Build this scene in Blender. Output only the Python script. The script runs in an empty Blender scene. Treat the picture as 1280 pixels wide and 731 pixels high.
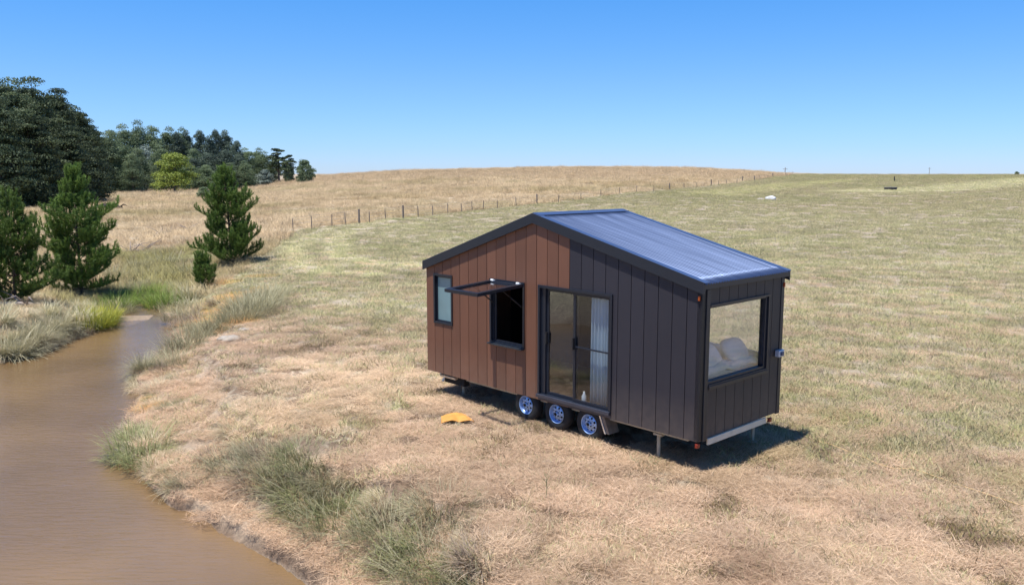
import bpy, bmesh, math, random
import numpy as np
from mathutils import Vector, Matrix
random.seed(7); RNG = np.random.default_rng(11)
S = bpy.context.scene
COL = S.collection
rad = math.radians

# ------------------------------------------------------------------ camera / world frame
CAMZ = 4.77; F = 1060.97; PITCH = 0.1387
HORY = 365.5 - F*math.tan(PITCH)
cam = bpy.data.cameras.new('camera'); co = bpy.data.objects.new('camera', cam); COL.objects.link(co)
co.location = (0, 0, CAMZ); co.rotation_euler = (math.pi/2-PITCH, 0, 0)
cam.sensor_width = 36; cam.lens = F/1280*36; cam.clip_end = 9000; cam.clip_start = .1
S.camera = co
AX, AY = 2.9695, 13.0942           # near corner of the cabin
EX = np.array([-0.68640346, 0.72722094]); EY = np.array([0.72722094, 0.68640346])
FLOORZ = .525

# ------------------------------------------------------------------ helpers
def tag(o, label=None, cat=None, group=None, kind=None):
    if label: o['label'] = label
    if cat: o['category'] = cat
    if group: o['group'] = group
    if kind: o['kind'] = kind
    return o
def empty(name, loc=(0,0,0), rz=0):
    o = bpy.data.objects.new(name, None); COL.objects.link(o)
    o.location = loc; o.rotation_euler = (0,0,rz); o.empty_display_size = .2
    return o
def copy_tree(o, parent=None):
    c = o.copy(); COL.objects.link(c); c.parent = parent
    for ch in list(o.children): copy_tree(ch, c)
    return c
class MB:
    def __init__(s): s.bm = bmesh.new()
    def poly_prism(s, pts, axis, a, b):
        """pts 2-D outline, extruded along axis from a to b"""
        def mk(p, t):
            if axis == 'y': return (p[0], t, p[1])
            if axis == 'x': return (t, p[0], p[1])
            return (p[0], p[1], t)
        v0 = [s.bm.verts.new(mk(p,a)) for p in pts]; v1 = [s.bm.verts.new(mk(p,b)) for p in pts]
        s.bm.faces.new(v0); s.bm.faces.new(v1[::-1]); n = len(pts)
        for i in range(n): s.bm.faces.new((v0[i], v1[i], v1[(i+1)%n], v0[(i+1)%n]))
        return s
    def box(s, x0,x1,y0,y1,z0,z1):
        return s.poly_prism([(x0,z0),(x1,z0),(x1,z1),(x0,z1)], 'y', y0, y1)
    def tube(s, pts, r, n=8, r2=None):
        pts = [Vector(p) for p in pts]; rings = []
        for i, p in enumerate(pts):
            t = (pts[min(i+1,len(pts)-1)]-pts[max(i-1,0)]).normalized()
            u = t.orthogonal().normalized() if i == 0 else (u - t*u.dot(t)).normalized()
            w = t.cross(u); k = i/max(1,len(pts)-1)
            rr = r if r2 is None else r+(r2-r)*k
            rings.append([s.bm.verts.new(p+(u*math.cos(a)+w*math.sin(a))*rr) for a in [2*math.pi*j/n for j in range(n)]])
        for a, b in zip(rings, rings[1:]):
            for j in range(n): s.bm.faces.new((a[j], a[(j+1)%n], b[(j+1)%n], b[j]))
        s.bm.faces.new(rings[0][::-1]); s.bm.faces.new(rings[-1]); return s
    def lathe_y(s, prof, c, n=32):
        """prof: list of (radius, y)"""
        rings = []
        for r, y in prof:
            rings.append([s.bm.verts.new((c[0]+r*math.cos(2*math.pi*j/n), c[1]+y, c[2]+r*math.sin(2*math.pi*j/n))) for j in range(n)])
        for a, b in zip(rings, rings[1:]):
            for j in range(n): s.bm.faces.new((a[j], a[(j+1)%n], b[(j+1)%n], b[j]))
        return s
    def build(s, name, mat, parent=None, bevel=0, smooth=False, mirror=False, recalc=True):
        if mirror:
            for v in s.bm.verts: v.co.x = -v.co.x
        if recalc: bmesh.ops.recalc_face_normals(s.bm, faces=s.bm.faces)
        me = bpy.data.meshes.new(name); s.bm.to_mesh(me); s.bm.free()
        o = bpy.data.objects.new(name, me); COL.objects.link(o); o.parent = parent
        me.materials.append(mat)
        if smooth:
            for p in me.polygons: p.use_smooth = True
        if bevel:
            m = o.modifiers.new('bevel','BEVEL'); m.width = bevel; m.segments = 2; m.limit_method = 'ANGLE'
        return o
def np_mesh(name, V, Fq, mat=None, parent=None, attrs=None, smooth=False, link=True, matidx=None):
    me = bpy.data.meshes.new(name)
    V = np.asarray(V, np.float32); Fq = np.asarray(Fq, np.int32); k = Fq.shape[1]
    me.vertices.add(len(V)); me.vertices.foreach_set('co', V.ravel())
    me.loops.add(Fq.size); me.loops.foreach_set('vertex_index', Fq.ravel())
    me.polygons.add(len(Fq)); me.polygons.foreach_set('loop_start', np.arange(len(Fq), dtype=np.int32)*k)
    me.polygons.foreach_set('loop_total', np.full(len(Fq), k, np.int32))
    if smooth: me.polygons.foreach_set('use_smooth', np.ones(len(Fq), bool))
    me.update(calc_edges=True)
    for n, a in (attrs or {}).items():
        a = np.asarray(a, np.float32)
        if a.ndim == 1:
            at = me.attributes.new(n, 'FLOAT', 'POINT'); at.data.foreach_set('value', a)
        else:
            at = me.attributes.new(n, 'FLOAT_COLOR', 'POINT')
            b = np.ones((len(a),4), np.float32); b[:,:3] = a; at.data.foreach_set('color', b.ravel())
    if mat: me.materials.append(mat)
    if not link: return me
    o = bpy.data.objects.new(name, me); COL.objects.link(o); o.parent = parent
    return o

# ---- numpy noise
def vnoise(x, y, seed=0):
    xi = np.floor(x).astype(np.int64); yi = np.floor(y).astype(np.int64); fx = x-xi; fy = y-yi
    fx = fx*fx*(3-2*fx); fy = fy*fy*(3-2*fy)
    def h(a, b):
        n = (a*374761393 + b*668265263 + seed*1274126177) & 0xffffffff
        n = ((n ^ (n >> 13))*1274126177) & 0xffffffff
        return ((n ^ (n >> 16)) & 0xffff)/65535.0
    a = h(xi,yi); b = h(xi+1,yi); c = h(xi,yi+1); d = h(xi+1,yi+1)
    return (a*(1-fx)+b*fx)*(1-fy)+(c*(1-fx)+d*fx)*fy
def fbm(x, y, sc, oct=4, seed=0):
    t = 0; a = .5; tot = 0
    for i in range(oct):
        t = t+a*vnoise(x/sc+17.3*i, y/sc-9.1*i, seed+i); tot += a; a *= .55; sc /= 2.03
    return t/tot
def sm(a, b, x):
    t = np.clip((x-a)/(b-a), 0, 1); return t*t*(3-2*t)

# ------------------------------------------------------------------ terrain
def ray(px, py):
    u = (365.5-py)/F; v = (px-640)/F; c, s = math.cos(PITCH), math.sin(PITCH)
    return np.array([v, c+u*s, -s+u*c])
def flat(px, py, z):
    d = ray(px, py); return d[:2]*((z-CAMZ)/d[2])
WZ = -.9
shore_px = [(385,731),(350,705),(300,680),(240,650),(210,630),(180,603),(163,570),(163,520),(172,494),(163,472),(190,455),(208,440),(218,420),(214,402),(200,391),(192,384),(180,378),(166,376),(156,379),(160,384),
            (146,388),(139,400),(110,415),(60,438),(10,452)]
shore = [tuple(flat(a,b,WZ)) for a,b in shore_px]
shore += [(-16.2,21.5),(-15.6,15),(-13,8),(-9,1),(-6,-8),(4,-8),(1.5,0),(-.4,6),(-1.6,9)]
shore = np.array(shore)
def poly_dist(x, y, P, closed=True):
    """distance to polyline, inside flag"""
    d = np.full(x.shape, 1e9); ins = np.zeros(x.shape, bool); n = len(P)
    for i in range(n if closed else n-1):
        a = P[i]; b = P[(i+1)%n]; ab = b-a; L = ab@ab
        t = np.clip(((x-a[0])*ab[0]+(y-a[1])*ab[1])/L, 0, 1)
        d = np.minimum(d, np.hypot(x-a[0]-t*ab[0], y-a[1]-t*ab[1]))
        if closed:
            c = ((a[1] > y) != (b[1] > y)) & (x < (b[0]-a[0])*(y-a[1])/((b[1]-a[1]) if b[1] != a[1] else 1e-9)+a[0])
            ins ^= c
    return d, ins
CR = [(-2000,225),(0,236),(150,236),(300,233),(345,227),(380,221),(400,219),(440,216.5),(500,213),(560,211),(620,209.5),(700,208),(800,208),(860,209),(920,212),(980,216),(1020,217.4),(1100,218),(1280,218.2),(3500,218.5)]
CRX = np.array([c[0] for c in CR]); CRY = np.array([c[1] for c in CR])
RC = 350.
def base_h(x, y):
    d = np.hypot(x, y); yy = np.maximum(y, 1e-3)
    px = np.where(y > 1, 640+F*x/yy, np.where(x > 0, 3400, -1900)); px = np.clip(px, -2000, 3500)
    yc = np.interp(px, CRX, CRY)
    zc = CAMZ+(HORY-yc)/F*RC
    t = np.clip((d-45)/(RC-45), 0, 1); s = t**1.5*(1+.5*(1-t)**2*0)
    s = np.where(t < 1, s*(1-.12*np.sin(np.pi*t)), 1)
    z = zc*s
    far = sm(RC, 800, d); z = z*(1-far)+4.25*far
    # cabin pad falls slightly towards its near corner
    X = (x-AX)*EX[0]+(y-AY)*EX[1]
    z = z-.055*np.clip((2.2-X)/2.2, 0, 1.5)*(1-sm(8, 26, np.hypot(x-AX, y-AY)))
    return z
def ground_z(x, y, micro=True):
    x = np.asarray(x, float); y = np.asarray(y, float)
    z = base_h(x, y); d = np.hypot(x, y)
    near = (d < 70)
    dw = np.full(x.shape, 99.); ins = np.zeros(x.shape, bool)
    if near.any():
        a, b = poly_dist(x[near], y[near], shore); dw[near] = a; ins[near] = b
    wob = fbm(x, y, 1.3, 3, 5)-.5
    q = dw+wob*.5
    left = x < -13.6+(y-20)*-.03
    prof = np.where(left, sm(-.1, 1.7, q), .20*sm(0,.16,q)+.23*sm(0, 1.7, q)+.45*sm(1.35, 2.35, q)+.12*sm(2.3, 5.5, q))
    zb = WZ+(z-WZ)*np.clip(prof, 0, 1)
    z = np.where(dw < 90, zb, z)
    z = np.where(ins, WZ-.02-np.minimum(.7, dw*.28), z)
    # shallow sand bar where the creek narrows
    p0 = flat(140,399,WZ); p1 = flat(196,397,WZ); ab = p1-p0
    t = np.clip(((x-p0[0])*ab[0]+(y-p0[1])*ab[1])/(ab@ab), 0, 1)
    db = np.hypot(x-p0[0]-t*ab[0], y-p0[1]-t*ab[1])
    z = np.where(ins, np.maximum(z, WZ+.03-.12*np.maximum(db-.42+wob*1.3, 0)-.035*t), z)
    # gully carrying on upstream
    g = np.array([flat(165,388,WZ),(-17.6,41),(-20,48),(-26,60),(-40,80)]); dg, _ = poly_dist(x, y, g, False)
    z = z-np.where(ins, 0, .75*(1-sm(.4, 5.5, dg))*sm(0,1.2,dw)*(1-sm(60,90,d)))
    if micro:
        mown = 1-sm(34, 60, d)
        rough = sm(0, .3, dw)*np.where(ins, 0, 1)
        z = z+rough*(mown*((fbm(x,y,.75,4,21)-.5)*.17+(fbm(x,y,.24,3,33)-.5)*.09)+(fbm(x,y,6,3,40)-.5)*.25*sm(6,30,np.hypot(x-AX,y-AY))*sm(1,6,dw))
        z = z+(fbm(x,y,3.,4,77)-.5)*.5*sm(45,90,d)
    return z
def hit(px, py):
    d = ray(px, py); lo = 2.; t = np.concatenate([np.linspace(4,60,700), np.geomspace(60.1,2500,2500)])
    x = d[0]*t; y = d[1]*t; z = CAMZ+d[2]*t; g = ground_z(x, y, False)
    i = np.argmax(z < g)
    if not (z < g).any(): i = np.argmin(np.abs(t-RC))
    return float(x[i]), float(y[i])
def gz1(x, y): return float(ground_z(np.array([x]), np.array([y]))[0])

fence_px = [(366.5,289),(390,286.5),(415,283.5),(432,281.8),(449,280),(462,279),(482,275),(504,273),(523,271),(541,269.5),(560,267),(577,265),(590,263.5),(604,262),(622,260),(645,257.5),(671,255),(698,252),(726,249),(751,245.5),(774,243),(796,240.5),(817,238.7),(837,237),(855,235.2),(871,233.5),(889,232),(898,231),(908,229.8),(921,229),(928,227),(943,225.3),(949,224.3),(960,222.6),(966,221),(982,219.6),(991,218.4)]
FENCE = [hit(a, b+.4) for a, b in fence_px]
dry_poly = np.array(FENCE+[(560,900),(-2000,2500),(-2500,0),(-60,-50),(-16.3,-8),(-16.3,22),(-15.4,34),tuple(flat(192,387,WZ)),tuple(flat(235,372,0)),tuple(flat(262,360,0)),tuple(flat(300,338,0)),tuple(flat(335,318,0)),tuple(flat(352,300,0))])
trk1 = np.array([flat(a,b,0) for a,b in [(520,276),(440,285),(405,290),(385,298),(368,309),(367,320),(376,330),(410,340),(470,345)]])
trk2 = np.array([flat(a,b,0) for a,b in [(540,281),(470,285),(432,291),(420,302),(420,312),(430,322),(470,331),(520,333)]])
trk3 = np.array([hit(a,b) for a,b in [(1090,239.5),(1140,238.5),(1190,235.5),(1240,230.5),(1300,224)]])
trk4 = np.array([hit(a,b) for a,b in [(890,243),(1000,230),(1060,226)]])

C = lambda *a: np.array(a)
def field_col(x, y):
    d = np.hypot(x, y)
    n1 = fbm(x,y,5,4,1); n2 = fbm(x,y,1.6,3,2); n3 = fbm(x,y,14,3,3); n4 = fbm(x,y,.7,3,4)
    straw = C(.53,.445,.325)[None]*np.ones((len(x),1)); pink = C(.47,.375,.29); olive = C(.39,.32,.228); green = C(.325,.305,.16)
    thatch = C(.19,.115,.07)
    mix = lambda a,b,t: a*(1-t[:,None])+b*t[:,None]
    c = mix(straw, pink, sm(.35,.65,n1)*.75)
    c = mix(c, thatch, sm(.56,.8,n2)*.5*(1-sm(16,26,x+y)))
    g = sm(15.5,24,x+y+(n1-.5)*8)
    g = g*(.62-.12*sm(30,90,d))+.16*sm(.5,.75,n3)*(1-g)
    g = np.clip(g+(n1-.5)*.95*g+(n2-.5)*.8*g+(n3-.5)*.5*g, 0, .95)
    c = mix(c, olive, g)
    c = mix(c, green, sm(.5,.8,n3*.5+n2*.5)*g*.6)
    c = mix(c, thatch, sm(.54,.62,fbm(x,y,.42,3,51))*.8*(1-sm(17,27,x+y)))
    # mowing swaths
    w = x*.35+y*.94+2.5*np.sin(x*.07)+(n1-.5)*1.2
    st = np.sin(w*2*np.pi/2.6)
    c = c*(1+.07*st*sm(20,30,d)*(1-sm(120,200,d)))[:,None]
    for T in (trk1, trk2):
        m = (d > 25) & (d < 110); q = np.full(len(x), 9.); 
        if m.any(): q[m] = poly_dist(x[m], y[m], T, False)[0]
        c = mix(c, C(.62,.53,.37), (1-sm(.5,1.25,q+(n4-.5)*.6))*.75)
    # far mown ground browner
    c = mix(c, C(.41,.325,.235), np.clip(sm(30,150,d)*.85*(.5+1.*n3),0,1))
    c = mix(c, C(.33,.285,.175), sm(.5,.7,fbm(x,y,45,3,9))*sm(40,100,d)*.5)
    for T, wd, cc in ((trk3, 9., C(.62,.52,.38)),(trk4,5.,C(.5,.42,.27))):
        m = (d > 80); q = np.full(len(x), 99.)
        if m.any(): q[m] = poly_dist(x[m], y[m], T, False)[0]
        c = mix(c, cc, (1-sm(wd*.5,wd*1.4,q+(n1-.5)*2))*.8)
    # unmown dry side
    _, dry = poly_dist(x, y, dry_poly)
    dd = mix(C(.57,.47,.335)[None]*np.ones((len(x),1)), C(.42,.34,.21), sm(.42,.66,n1*.5+fbm(x,y,22,3,8)*.5))
    dd = mix(dd, C(.34,.25,.17), sm(.5,.68,n2)*.6); dd = mix(dd, C(.62,.52,.37), sm(.52,.7,fbm(x,y,3.2,3,95))*.7); dd = mix(dd, C(.33,.30,.17), sm(.55,.72,fbm(x,y,11,3,96))*.5)
    dd = mix(dd, C(.46,.365,.26), sm(215,275,d+(n3-.5)*60)*.85)
    gg = np.array([flat(165,388,WZ),(-17.6,41),(-20,48),(-25,58)]); dg,_ = poly_dist(x, y, gg, False)
    dd = mix(dd, C(.25,.26,.10), (1-sm(1.,4.5,dg+(n2-.5)*6))*.75)
    c = np.where(dry[:,None], dd, c)
    c = c*(.80+.40*fbm(x,y,1.1,4,91)+.22*(fbm(x,y,.4,2,92)-.5)*(1-sm(40,80,d)))[:,None]
    # beach, wet rim, orange cut bank
    dw, ins = poly_dist(x, y, shore); dw = np.where(d < 70, dw, 99)
    c = mix(c, C(.48,.375,.27), (1-sm(1.4,2.3,dw+(n2-.5)))*.8*(~dry))
    for a,b,r in ((300,378,1.7),(285,388,1.3),(262,395,1.6),(292,410,1.2),(175,484,.5),(178,493,.6),(285,358,1.),(330,355,1.)):
        p = flat(a,b,-.4); q = np.hypot(x-p[0], y-p[1])
        c = mix(c, C(.56,.36,.17), (1-sm(r*.4,r,q+(n4-.5)*r*1.3))*.9)
    c = mix(c, C(.20,.13,.085), (1-sm(0,.3,dw+(n4-.5)*.25))*.85)
    c = np.where((ins & (d < 70))[:,None], C(.36,.27,.19), c)
    return np.clip(c, .01, .9)

# ------------------------------------------------------------------ materials
def newmat(name):
    m = bpy.data.materials.new(name); m.use_nodes = True; nt = m.node_tree; nt.nodes.clear()
    out = nt.nodes.new('ShaderNodeOutputMaterial'); b = nt.nodes.new('ShaderNodeBsdfPrincipled')
    nt.links.new(b.outputs[0], out.inputs[0]); return m, nt, b, out
def N(nt, t, **k):
    n = nt.nodes.new(t)
    for a, v in k.items():
        if a in n.inputs.keys(): n.inputs[a].default_value = v
        else: setattr(n, a, v)
    return n
def noise_tint(nt, col, amt, scale, detail=4, vec='Object'):
    """colour modulated by noise; returns a colour socket"""
    tc = N(nt,'ShaderNodeTexCoord'); n = N(nt,'ShaderNodeTexNoise'); n.inputs['Scale'].default_value = scale; n.inputs['Detail'].default_value = detail
    nt.links.new(tc.outputs[vec], n.inputs['Vector'])
    mr = N(nt,'ShaderNodeMapRange'); mr.inputs[1].default_value = .3; mr.inputs[2].default_value = .7; mr.inputs[3].default_value = 1-amt; mr.inputs[4].default_value = 1+amt
    nt.links.new(n.outputs[0], mr.inputs[0])
    mx = N(nt,'ShaderNodeVectorMath', operation='SCALE'); nt.links.new(mr.outputs[0], mx.inputs['Scale'])
    if isinstance(col, tuple): mx.inputs[0].default_value = col
    else: nt.links.new(col, mx.inputs[0])
    return mx.outputs[0]
def paint(name, col, rough=.5, metal=0, amt=.08, scale=6, spec=.5, coat=0, bump=0, bscale=200):
    m, nt, b, out = newmat(name)
    nt.links.new(noise_tint(nt, col, amt, scale), b.inputs['Base Color'])
    b.inputs['Roughness'].default_value = rough; b.inputs['Metallic'].default_value = metal; b.inputs['Specular IOR Level'].default_value = spec
    if bump:
        tc = N(nt,'ShaderNodeTexCoord'); n = N(nt,'ShaderNodeTexNoise'); n.inputs['Scale'].default_value = bscale; bp = N(nt,'ShaderNodeBump'); bp.inputs['Strength'].default_value = bump
        bp.inputs['Distance'].default_value = .002
        nt.links.new(tc.outputs['Object'], n.inputs['Vector']); nt.links.new(n.outputs[0], bp.inputs['Height']); nt.links.new(bp.outputs[0], b.inputs['Normal'])
    return m
def cladding(name, col, amt, bw, axis):
    """board to board tone variation and faint grain along the board"""
    m, nt, b, out = newmat(name)
    tc = N(nt,'ShaderNodeTexCoord'); sp = N(nt,'ShaderNodeSeparateXYZ'); nt.links.new(tc.outputs['Object'], sp.inputs[0])
    dv = N(nt,'ShaderNodeMath', operation='DIVIDE'); dv.inputs[1].default_value = bw; nt.links.new(sp.outputs[axis], dv.inputs[0])
    fl = N(nt,'ShaderNodeMath', operation='FLOOR'); nt.links.new(dv.outputs[0], fl.inputs[0])
    wn = N(nt,'ShaderNodeTexWhiteNoise', noise_dimensions='1D'); nt.links.new(fl.outputs[0], wn.inputs['W'])
    mp = N(nt,'ShaderNodeMapping'); mp.inputs['Scale'].default_value = (40,40,1.2); nt.links.new(tc.outputs['Object'], mp.inputs[0])
    n = N(nt,'ShaderNodeTexNoise'); n.inputs['Scale'].default_value = 1.; n.inputs['Detail'].default_value = 5; nt.links.new(mp.outputs[0], n.inputs['Vector'])
    n2 = N(nt,'ShaderNodeTexNoise'); n2.inputs['Scale'].default_value = 1.3; nt.links.new(tc.outputs['Object'], n2.inputs['Vector'])
    a = N(nt,'ShaderNodeMath', operation='MULTIPLY_ADD'); a.inputs[1].default_value = amt; a.inputs[2].default_value = 1-amt*1.3; nt.links.new(wn.outputs[0], a.inputs[0])
    c = N(nt,'ShaderNodeMath', operation='MULTIPLY_ADD'); c.inputs[1].default_value = amt*1.2; nt.links.new(n.outputs[0], c.inputs[0]); nt.links.new(a.outputs[0], c.inputs[2])
    e = N(nt,'ShaderNodeMath', operation='MULTIPLY_ADD'); e.inputs[1].default_value = amt; nt.links.new(n2.outputs[0], e.inputs[0]); nt.links.new(c.outputs[0], e.inputs[2])
    mx = N(nt,'ShaderNodeVectorMath', operation='SCALE'); mx.inputs[0].default_value = col; nt.links.new(e.outputs[0], mx.inputs['Scale'])
    du = N(nt,'ShaderNodeMapRange'); du.inputs[1].default_value = .55; du.inputs[2].default_value = 1.25; du.inputs[3].default_value = .34; du.inputs[4].default_value = .0; nt.links.new(sp.outputs[2], du.inputs[0])
    n3 = N(nt,'ShaderNodeTexNoise'); n3.inputs['Scale'].default_value = 7; n3.inputs['Detail'].default_value = 6; nt.links.new(tc.outputs['Object'], n3.inputs['Vector'])
    dm = N(nt,'ShaderNodeMath', operation='MULTIPLY', use_clamp=True); nt.links.new(du.outputs[0], dm.inputs[0]); nt.links.new(n3.outputs[0], dm.inputs[1])
    dx = N(nt,'ShaderNodeMix', data_type='RGBA'); nt.links.new(dm.outputs[0], dx.inputs[0]); nt.links.new(mx.outputs[0], dx.inputs[6]); dx.inputs[7].default_value = (.26,.2,.15,1)
    nt.links.new(dx.outputs[2], b.inputs['Base Color']); b.inputs['Roughness'].default_value = .62
    bp = N(nt,'ShaderNodeBump'); bp.inputs['Strength'].default_value = .25; bp.inputs['Distance'].default_value = .002
    nt.links.new(n.outputs[0], bp.inputs['Height']); nt.links.new(bp.outputs[0], b.inputs['Normal'])
    return m
def glass(name, tint, ior=1.52, rough=.0, boost=1.0):
    m = bpy.data.materials.new(name); m.use_nodes = True; nt = m.node_tree; nt.nodes.clear()
    out = N(nt,'ShaderNodeOutputMaterial'); t = N(nt,'ShaderNodeBsdfTransparent'); t.inputs[0].default_value = (*tint,1)
    g = N(nt,'ShaderNodeBsdfGlossy'); g.inputs['Roughness'].default_value = rough; g.inputs[0].default_value = (.95,.95,.95,1)
    geo = N(nt,'ShaderNodeNewGeometry'); dt = N(nt,'ShaderNodeVectorMath', operation='DOT_PRODUCT'); nt.links.new(geo.outputs['Normal'], dt.inputs[0]); nt.links.new(geo.outputs['Incoming'], dt.inputs[1])
    ab = N(nt,'ShaderNodeMath', operation='ABSOLUTE'); nt.links.new(dt.outputs['Value'], ab.inputs[0]); iv = N(nt,'ShaderNodeMath', operation='SUBTRACT', use_clamp=True); iv.inputs[0].default_value = 1; nt.links.new(ab.outputs[0], iv.inputs[1])
    pw = N(nt,'ShaderNodeMath', operation='POWER'); pw.inputs[1].default_value = 5; nt.links.new(iv.outputs[0], pw.inputs[0]); f0 = ((ior-1)/(ior+1))**2
    fr = N(nt,'ShaderNodeMath', operation='MULTIPLY_ADD'); fr.inputs[1].default_value = 1-f0; fr.inputs[2].default_value = f0; nt.links.new(pw.outputs[0], fr.inputs[0])
    ml = N(nt,'ShaderNodeMath', operation='MULTIPLY', use_clamp=True); ml.inputs[1].default_value = boost; nt.links.new(fr.outputs[0], ml.inputs[0])
    mx = N(nt,'ShaderNodeMixShader'); nt.links.new(ml.outputs[0], mx.inputs[0]); nt.links.new(t.outputs[0], mx.inputs[1]); nt.links.new(g.outputs[0], mx.inputs[2])
    tc = N(nt,'ShaderNodeTexCoord'); n = N(nt,'ShaderNodeTexNoise'); n.inputs['Scale'].default_value = 1.2; bp = N(nt,'ShaderNodeBump'); bp.inputs['Strength'].default_value = .12; bp.inputs['Distance'].default_value = .01
    nt.links.new(tc.outputs['Object'], n.inputs['Vector']); nt.links.new(n.outputs[0], bp.inputs['Height']); nt.links.new(bp.outputs[0], g.inputs['Normal'])
    nt.links.new(mx.outputs[0], out.inputs[0]); return m
def leafmat(name, col, col2, trans=.25, rough=.55, inst=False, tintmul=1.):
    """col->col2 by the mesh attribute 'rnd'; with inst the colour comes from the instancer attribute 'tint'"""
    m, nt, b, out = newmat(name)
    at = N(nt,'ShaderNodeAttribute'); at.attribute_name = 'rnd'
    mx = N(nt,'ShaderNodeMix', data_type='RGBA'); nt.links.new(at.outputs['Fac'], mx.inputs[0])
    mx.inputs[6].default_value = (*col,1); mx.inputs[7].default_value = (*col2,1); sock = mx.outputs[2]
    if inst:
        ti = N(nt,'ShaderNodeAttribute'); ti.attribute_name = 'tint'; ti.attribute_type = 'INSTANCER'
        mm = N(nt,'ShaderNodeVectorMath', operation='MULTIPLY'); nt.links.new(sock, mm.inputs[0]); nt.links.new(ti.outputs['Color'], mm.inputs[1]); sock = mm.outputs[0]
    else:
        oi = N(nt,'ShaderNodeObjectInfo'); hs = N(nt,'ShaderNodeHueSaturation')
        mr = N(nt,'ShaderNodeMapRange'); mr.inputs[3].default_value = .82; mr.inputs[4].default_value = 1.18; nt.links.new(oi.outputs['Random'], mr.inputs[0])
        nt.links.new(mr.outputs[0], hs.inputs['Value']); nt.links.new(sock, hs.inputs['Color']); sock = hs.outputs[0]
    nt.links.new(sock, b.inputs['Base Color']); b.inputs['Roughness'].default_value = rough; b.inputs['Specular IOR Level'].default_value = .25
    if inst:
        ge = N(nt,'ShaderNodeNewGeometry'); sc_ = N(nt,'ShaderNodeVectorMath', operation='SCALE'); sc_.inputs['Scale'].default_value = .45; nt.links.new(ge.outputs['Normal'], sc_.inputs[0])
        ad = N(nt,'ShaderNodeVectorMath', operation='ADD'); ad.inputs[1].default_value = (0,0,.75); nt.links.new(sc_.outputs[0], ad.inputs[0])
        no = N(nt,'ShaderNodeVectorMath', operation='NORMALIZE'); nt.links.new(ad.outputs[0], no.inputs[0]); nt.links.new(no.outputs[0], b.inputs['Normal'])
    tr = N(nt,'ShaderNodeBsdfTranslucent'); nt.links.new(sock, tr.inputs[0]); ms = N(nt,'ShaderNodeMixShader'); ms.inputs[0].default_value = trans
    nt.links.new(b.outputs[0], ms.inputs[1]); nt.links.new(tr.outputs[0], ms.inputs[2]); nt.links.new(ms.outputs[0], out.inputs[0])
    return m

def ground_material():
    m, nt, b, out = newmat('paddock ground')
    at = N(nt,'ShaderNodeAttribute'); at.attribute_name = 'tint'
    tc = N(nt,'ShaderNodeTexCoord')
    def ns(s, d=6):
        n = N(nt,'ShaderNodeTexNoise'); n.inputs['Scale'].default_value = s; n.inputs['Detail'].default_value = d; n.inputs['Roughness'].default_value = .7
        nt.links.new(tc.outputs['Object'], n.inputs['Vector']); return n.outputs[0]
    def mr(s, a, b_, c, d):
        r = N(nt,'ShaderNodeMapRange'); nt.links.new(s, r.inputs[0])
        for i, v in enumerate((a,b_,c,d)): r.inputs[1+i].default_value = v
        return r.outputs[0]
    f1 = mr(ns(9), .3,.7,.52,1.05); f2 = mr(ns(1.1,4), .3,.7,.86,1.12); f3 = mr(ns(.12,3), .3,.7,.92,1.06)
    a = N(nt,'ShaderNodeMath', operation='MULTIPLY'); nt.links.new(f1,a.inputs[0]); nt.links.new(f2,a.inputs[1])
    a2 = N(nt,'ShaderNodeMath', operation='MULTIPLY'); nt.links.new(a.outputs[0],a2.inputs[0]); nt.links.new(f3,a2.inputs[1])
    s = N(nt,'ShaderNodeVectorMath', operation='SCALE'); nt.links.new(at.outputs['Color'], s.inputs[0]); nt.links.new(a2.outputs[0], s.inputs['Scale'])
    nt.links.new(s.outputs[0], b.inputs['Base Color']); b.inputs['Roughness'].default_value = .9; b.inputs['Specular IOR Level'].default_value = .15
    bp = N(nt,'ShaderNodeBump'); bp.inputs['Strength'].default_value = .7; bp.inputs['Distance'].default_value = .05
    nt.links.new(ns(14,8), bp.inputs['Height']); nt.links.new(bp.outputs[0], b.inputs['Normal'])
    return m

# ------------------------------------------------------------------ ground mesh (polar sheet reaching the horizon)
def build_ground():
    az = np.concatenate([np.arange(-180,-42,2.), np.arange(-42,42,.16), np.arange(42,180,2.)])*np.pi/180
    r = [1.,2.5,4.,5.2]
    q = 6.2
    while q < 60: r.append(q); q *= 1.0075
    while q < 450: r.append(q); q *= 1.013
    while q < 7000: r.append(q); q *= 1.08
    r = np.array(r); A, R = np.meshgrid(az, r)
    x = (R*np.sin(A)).ravel(); y = (R*np.cos(A)).ravel()
    z = ground_z(x, y); col = field_col(x, y)
    V = np.stack([x,y,z],1); na = len(az); nr = len(r)
    i, j = np.meshgrid(np.arange(nr-1), np.arange(na), indexing='ij'); jn = (j+1)%na
    Fq = np.stack([i*na+j, i*na+jn, (i+1)*na+jn, (i+1)*na+j], -1).reshape(-1,4)[:, ::-1]
    V = np.vstack([V, [[0,0,float(z[:na].mean())]]]); col = np.vstack([col, col[:1]])
    cen = len(V)-1; jj = np.arange(na); F3 = np.stack([jj, (jj+1)%na, np.full(na,cen), np.full(na,cen)], 1)
    me_o = np_mesh('ground', V, Fq, ground_material(), attrs={'tint': col}, smooth=True)
    bm = bmesh.new(); bm.from_mesh(me_o.data); bm.verts.ensure_lookup_table()
    for k in range(na):
        bm.faces.new((bm.verts[(k+1)%na], bm.verts[k], bm.verts[cen]))
    bm.to_mesh(me_o.data); bm.free()
    tag(me_o, kind='structure'); return me_o
GROUND = build_ground()

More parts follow.
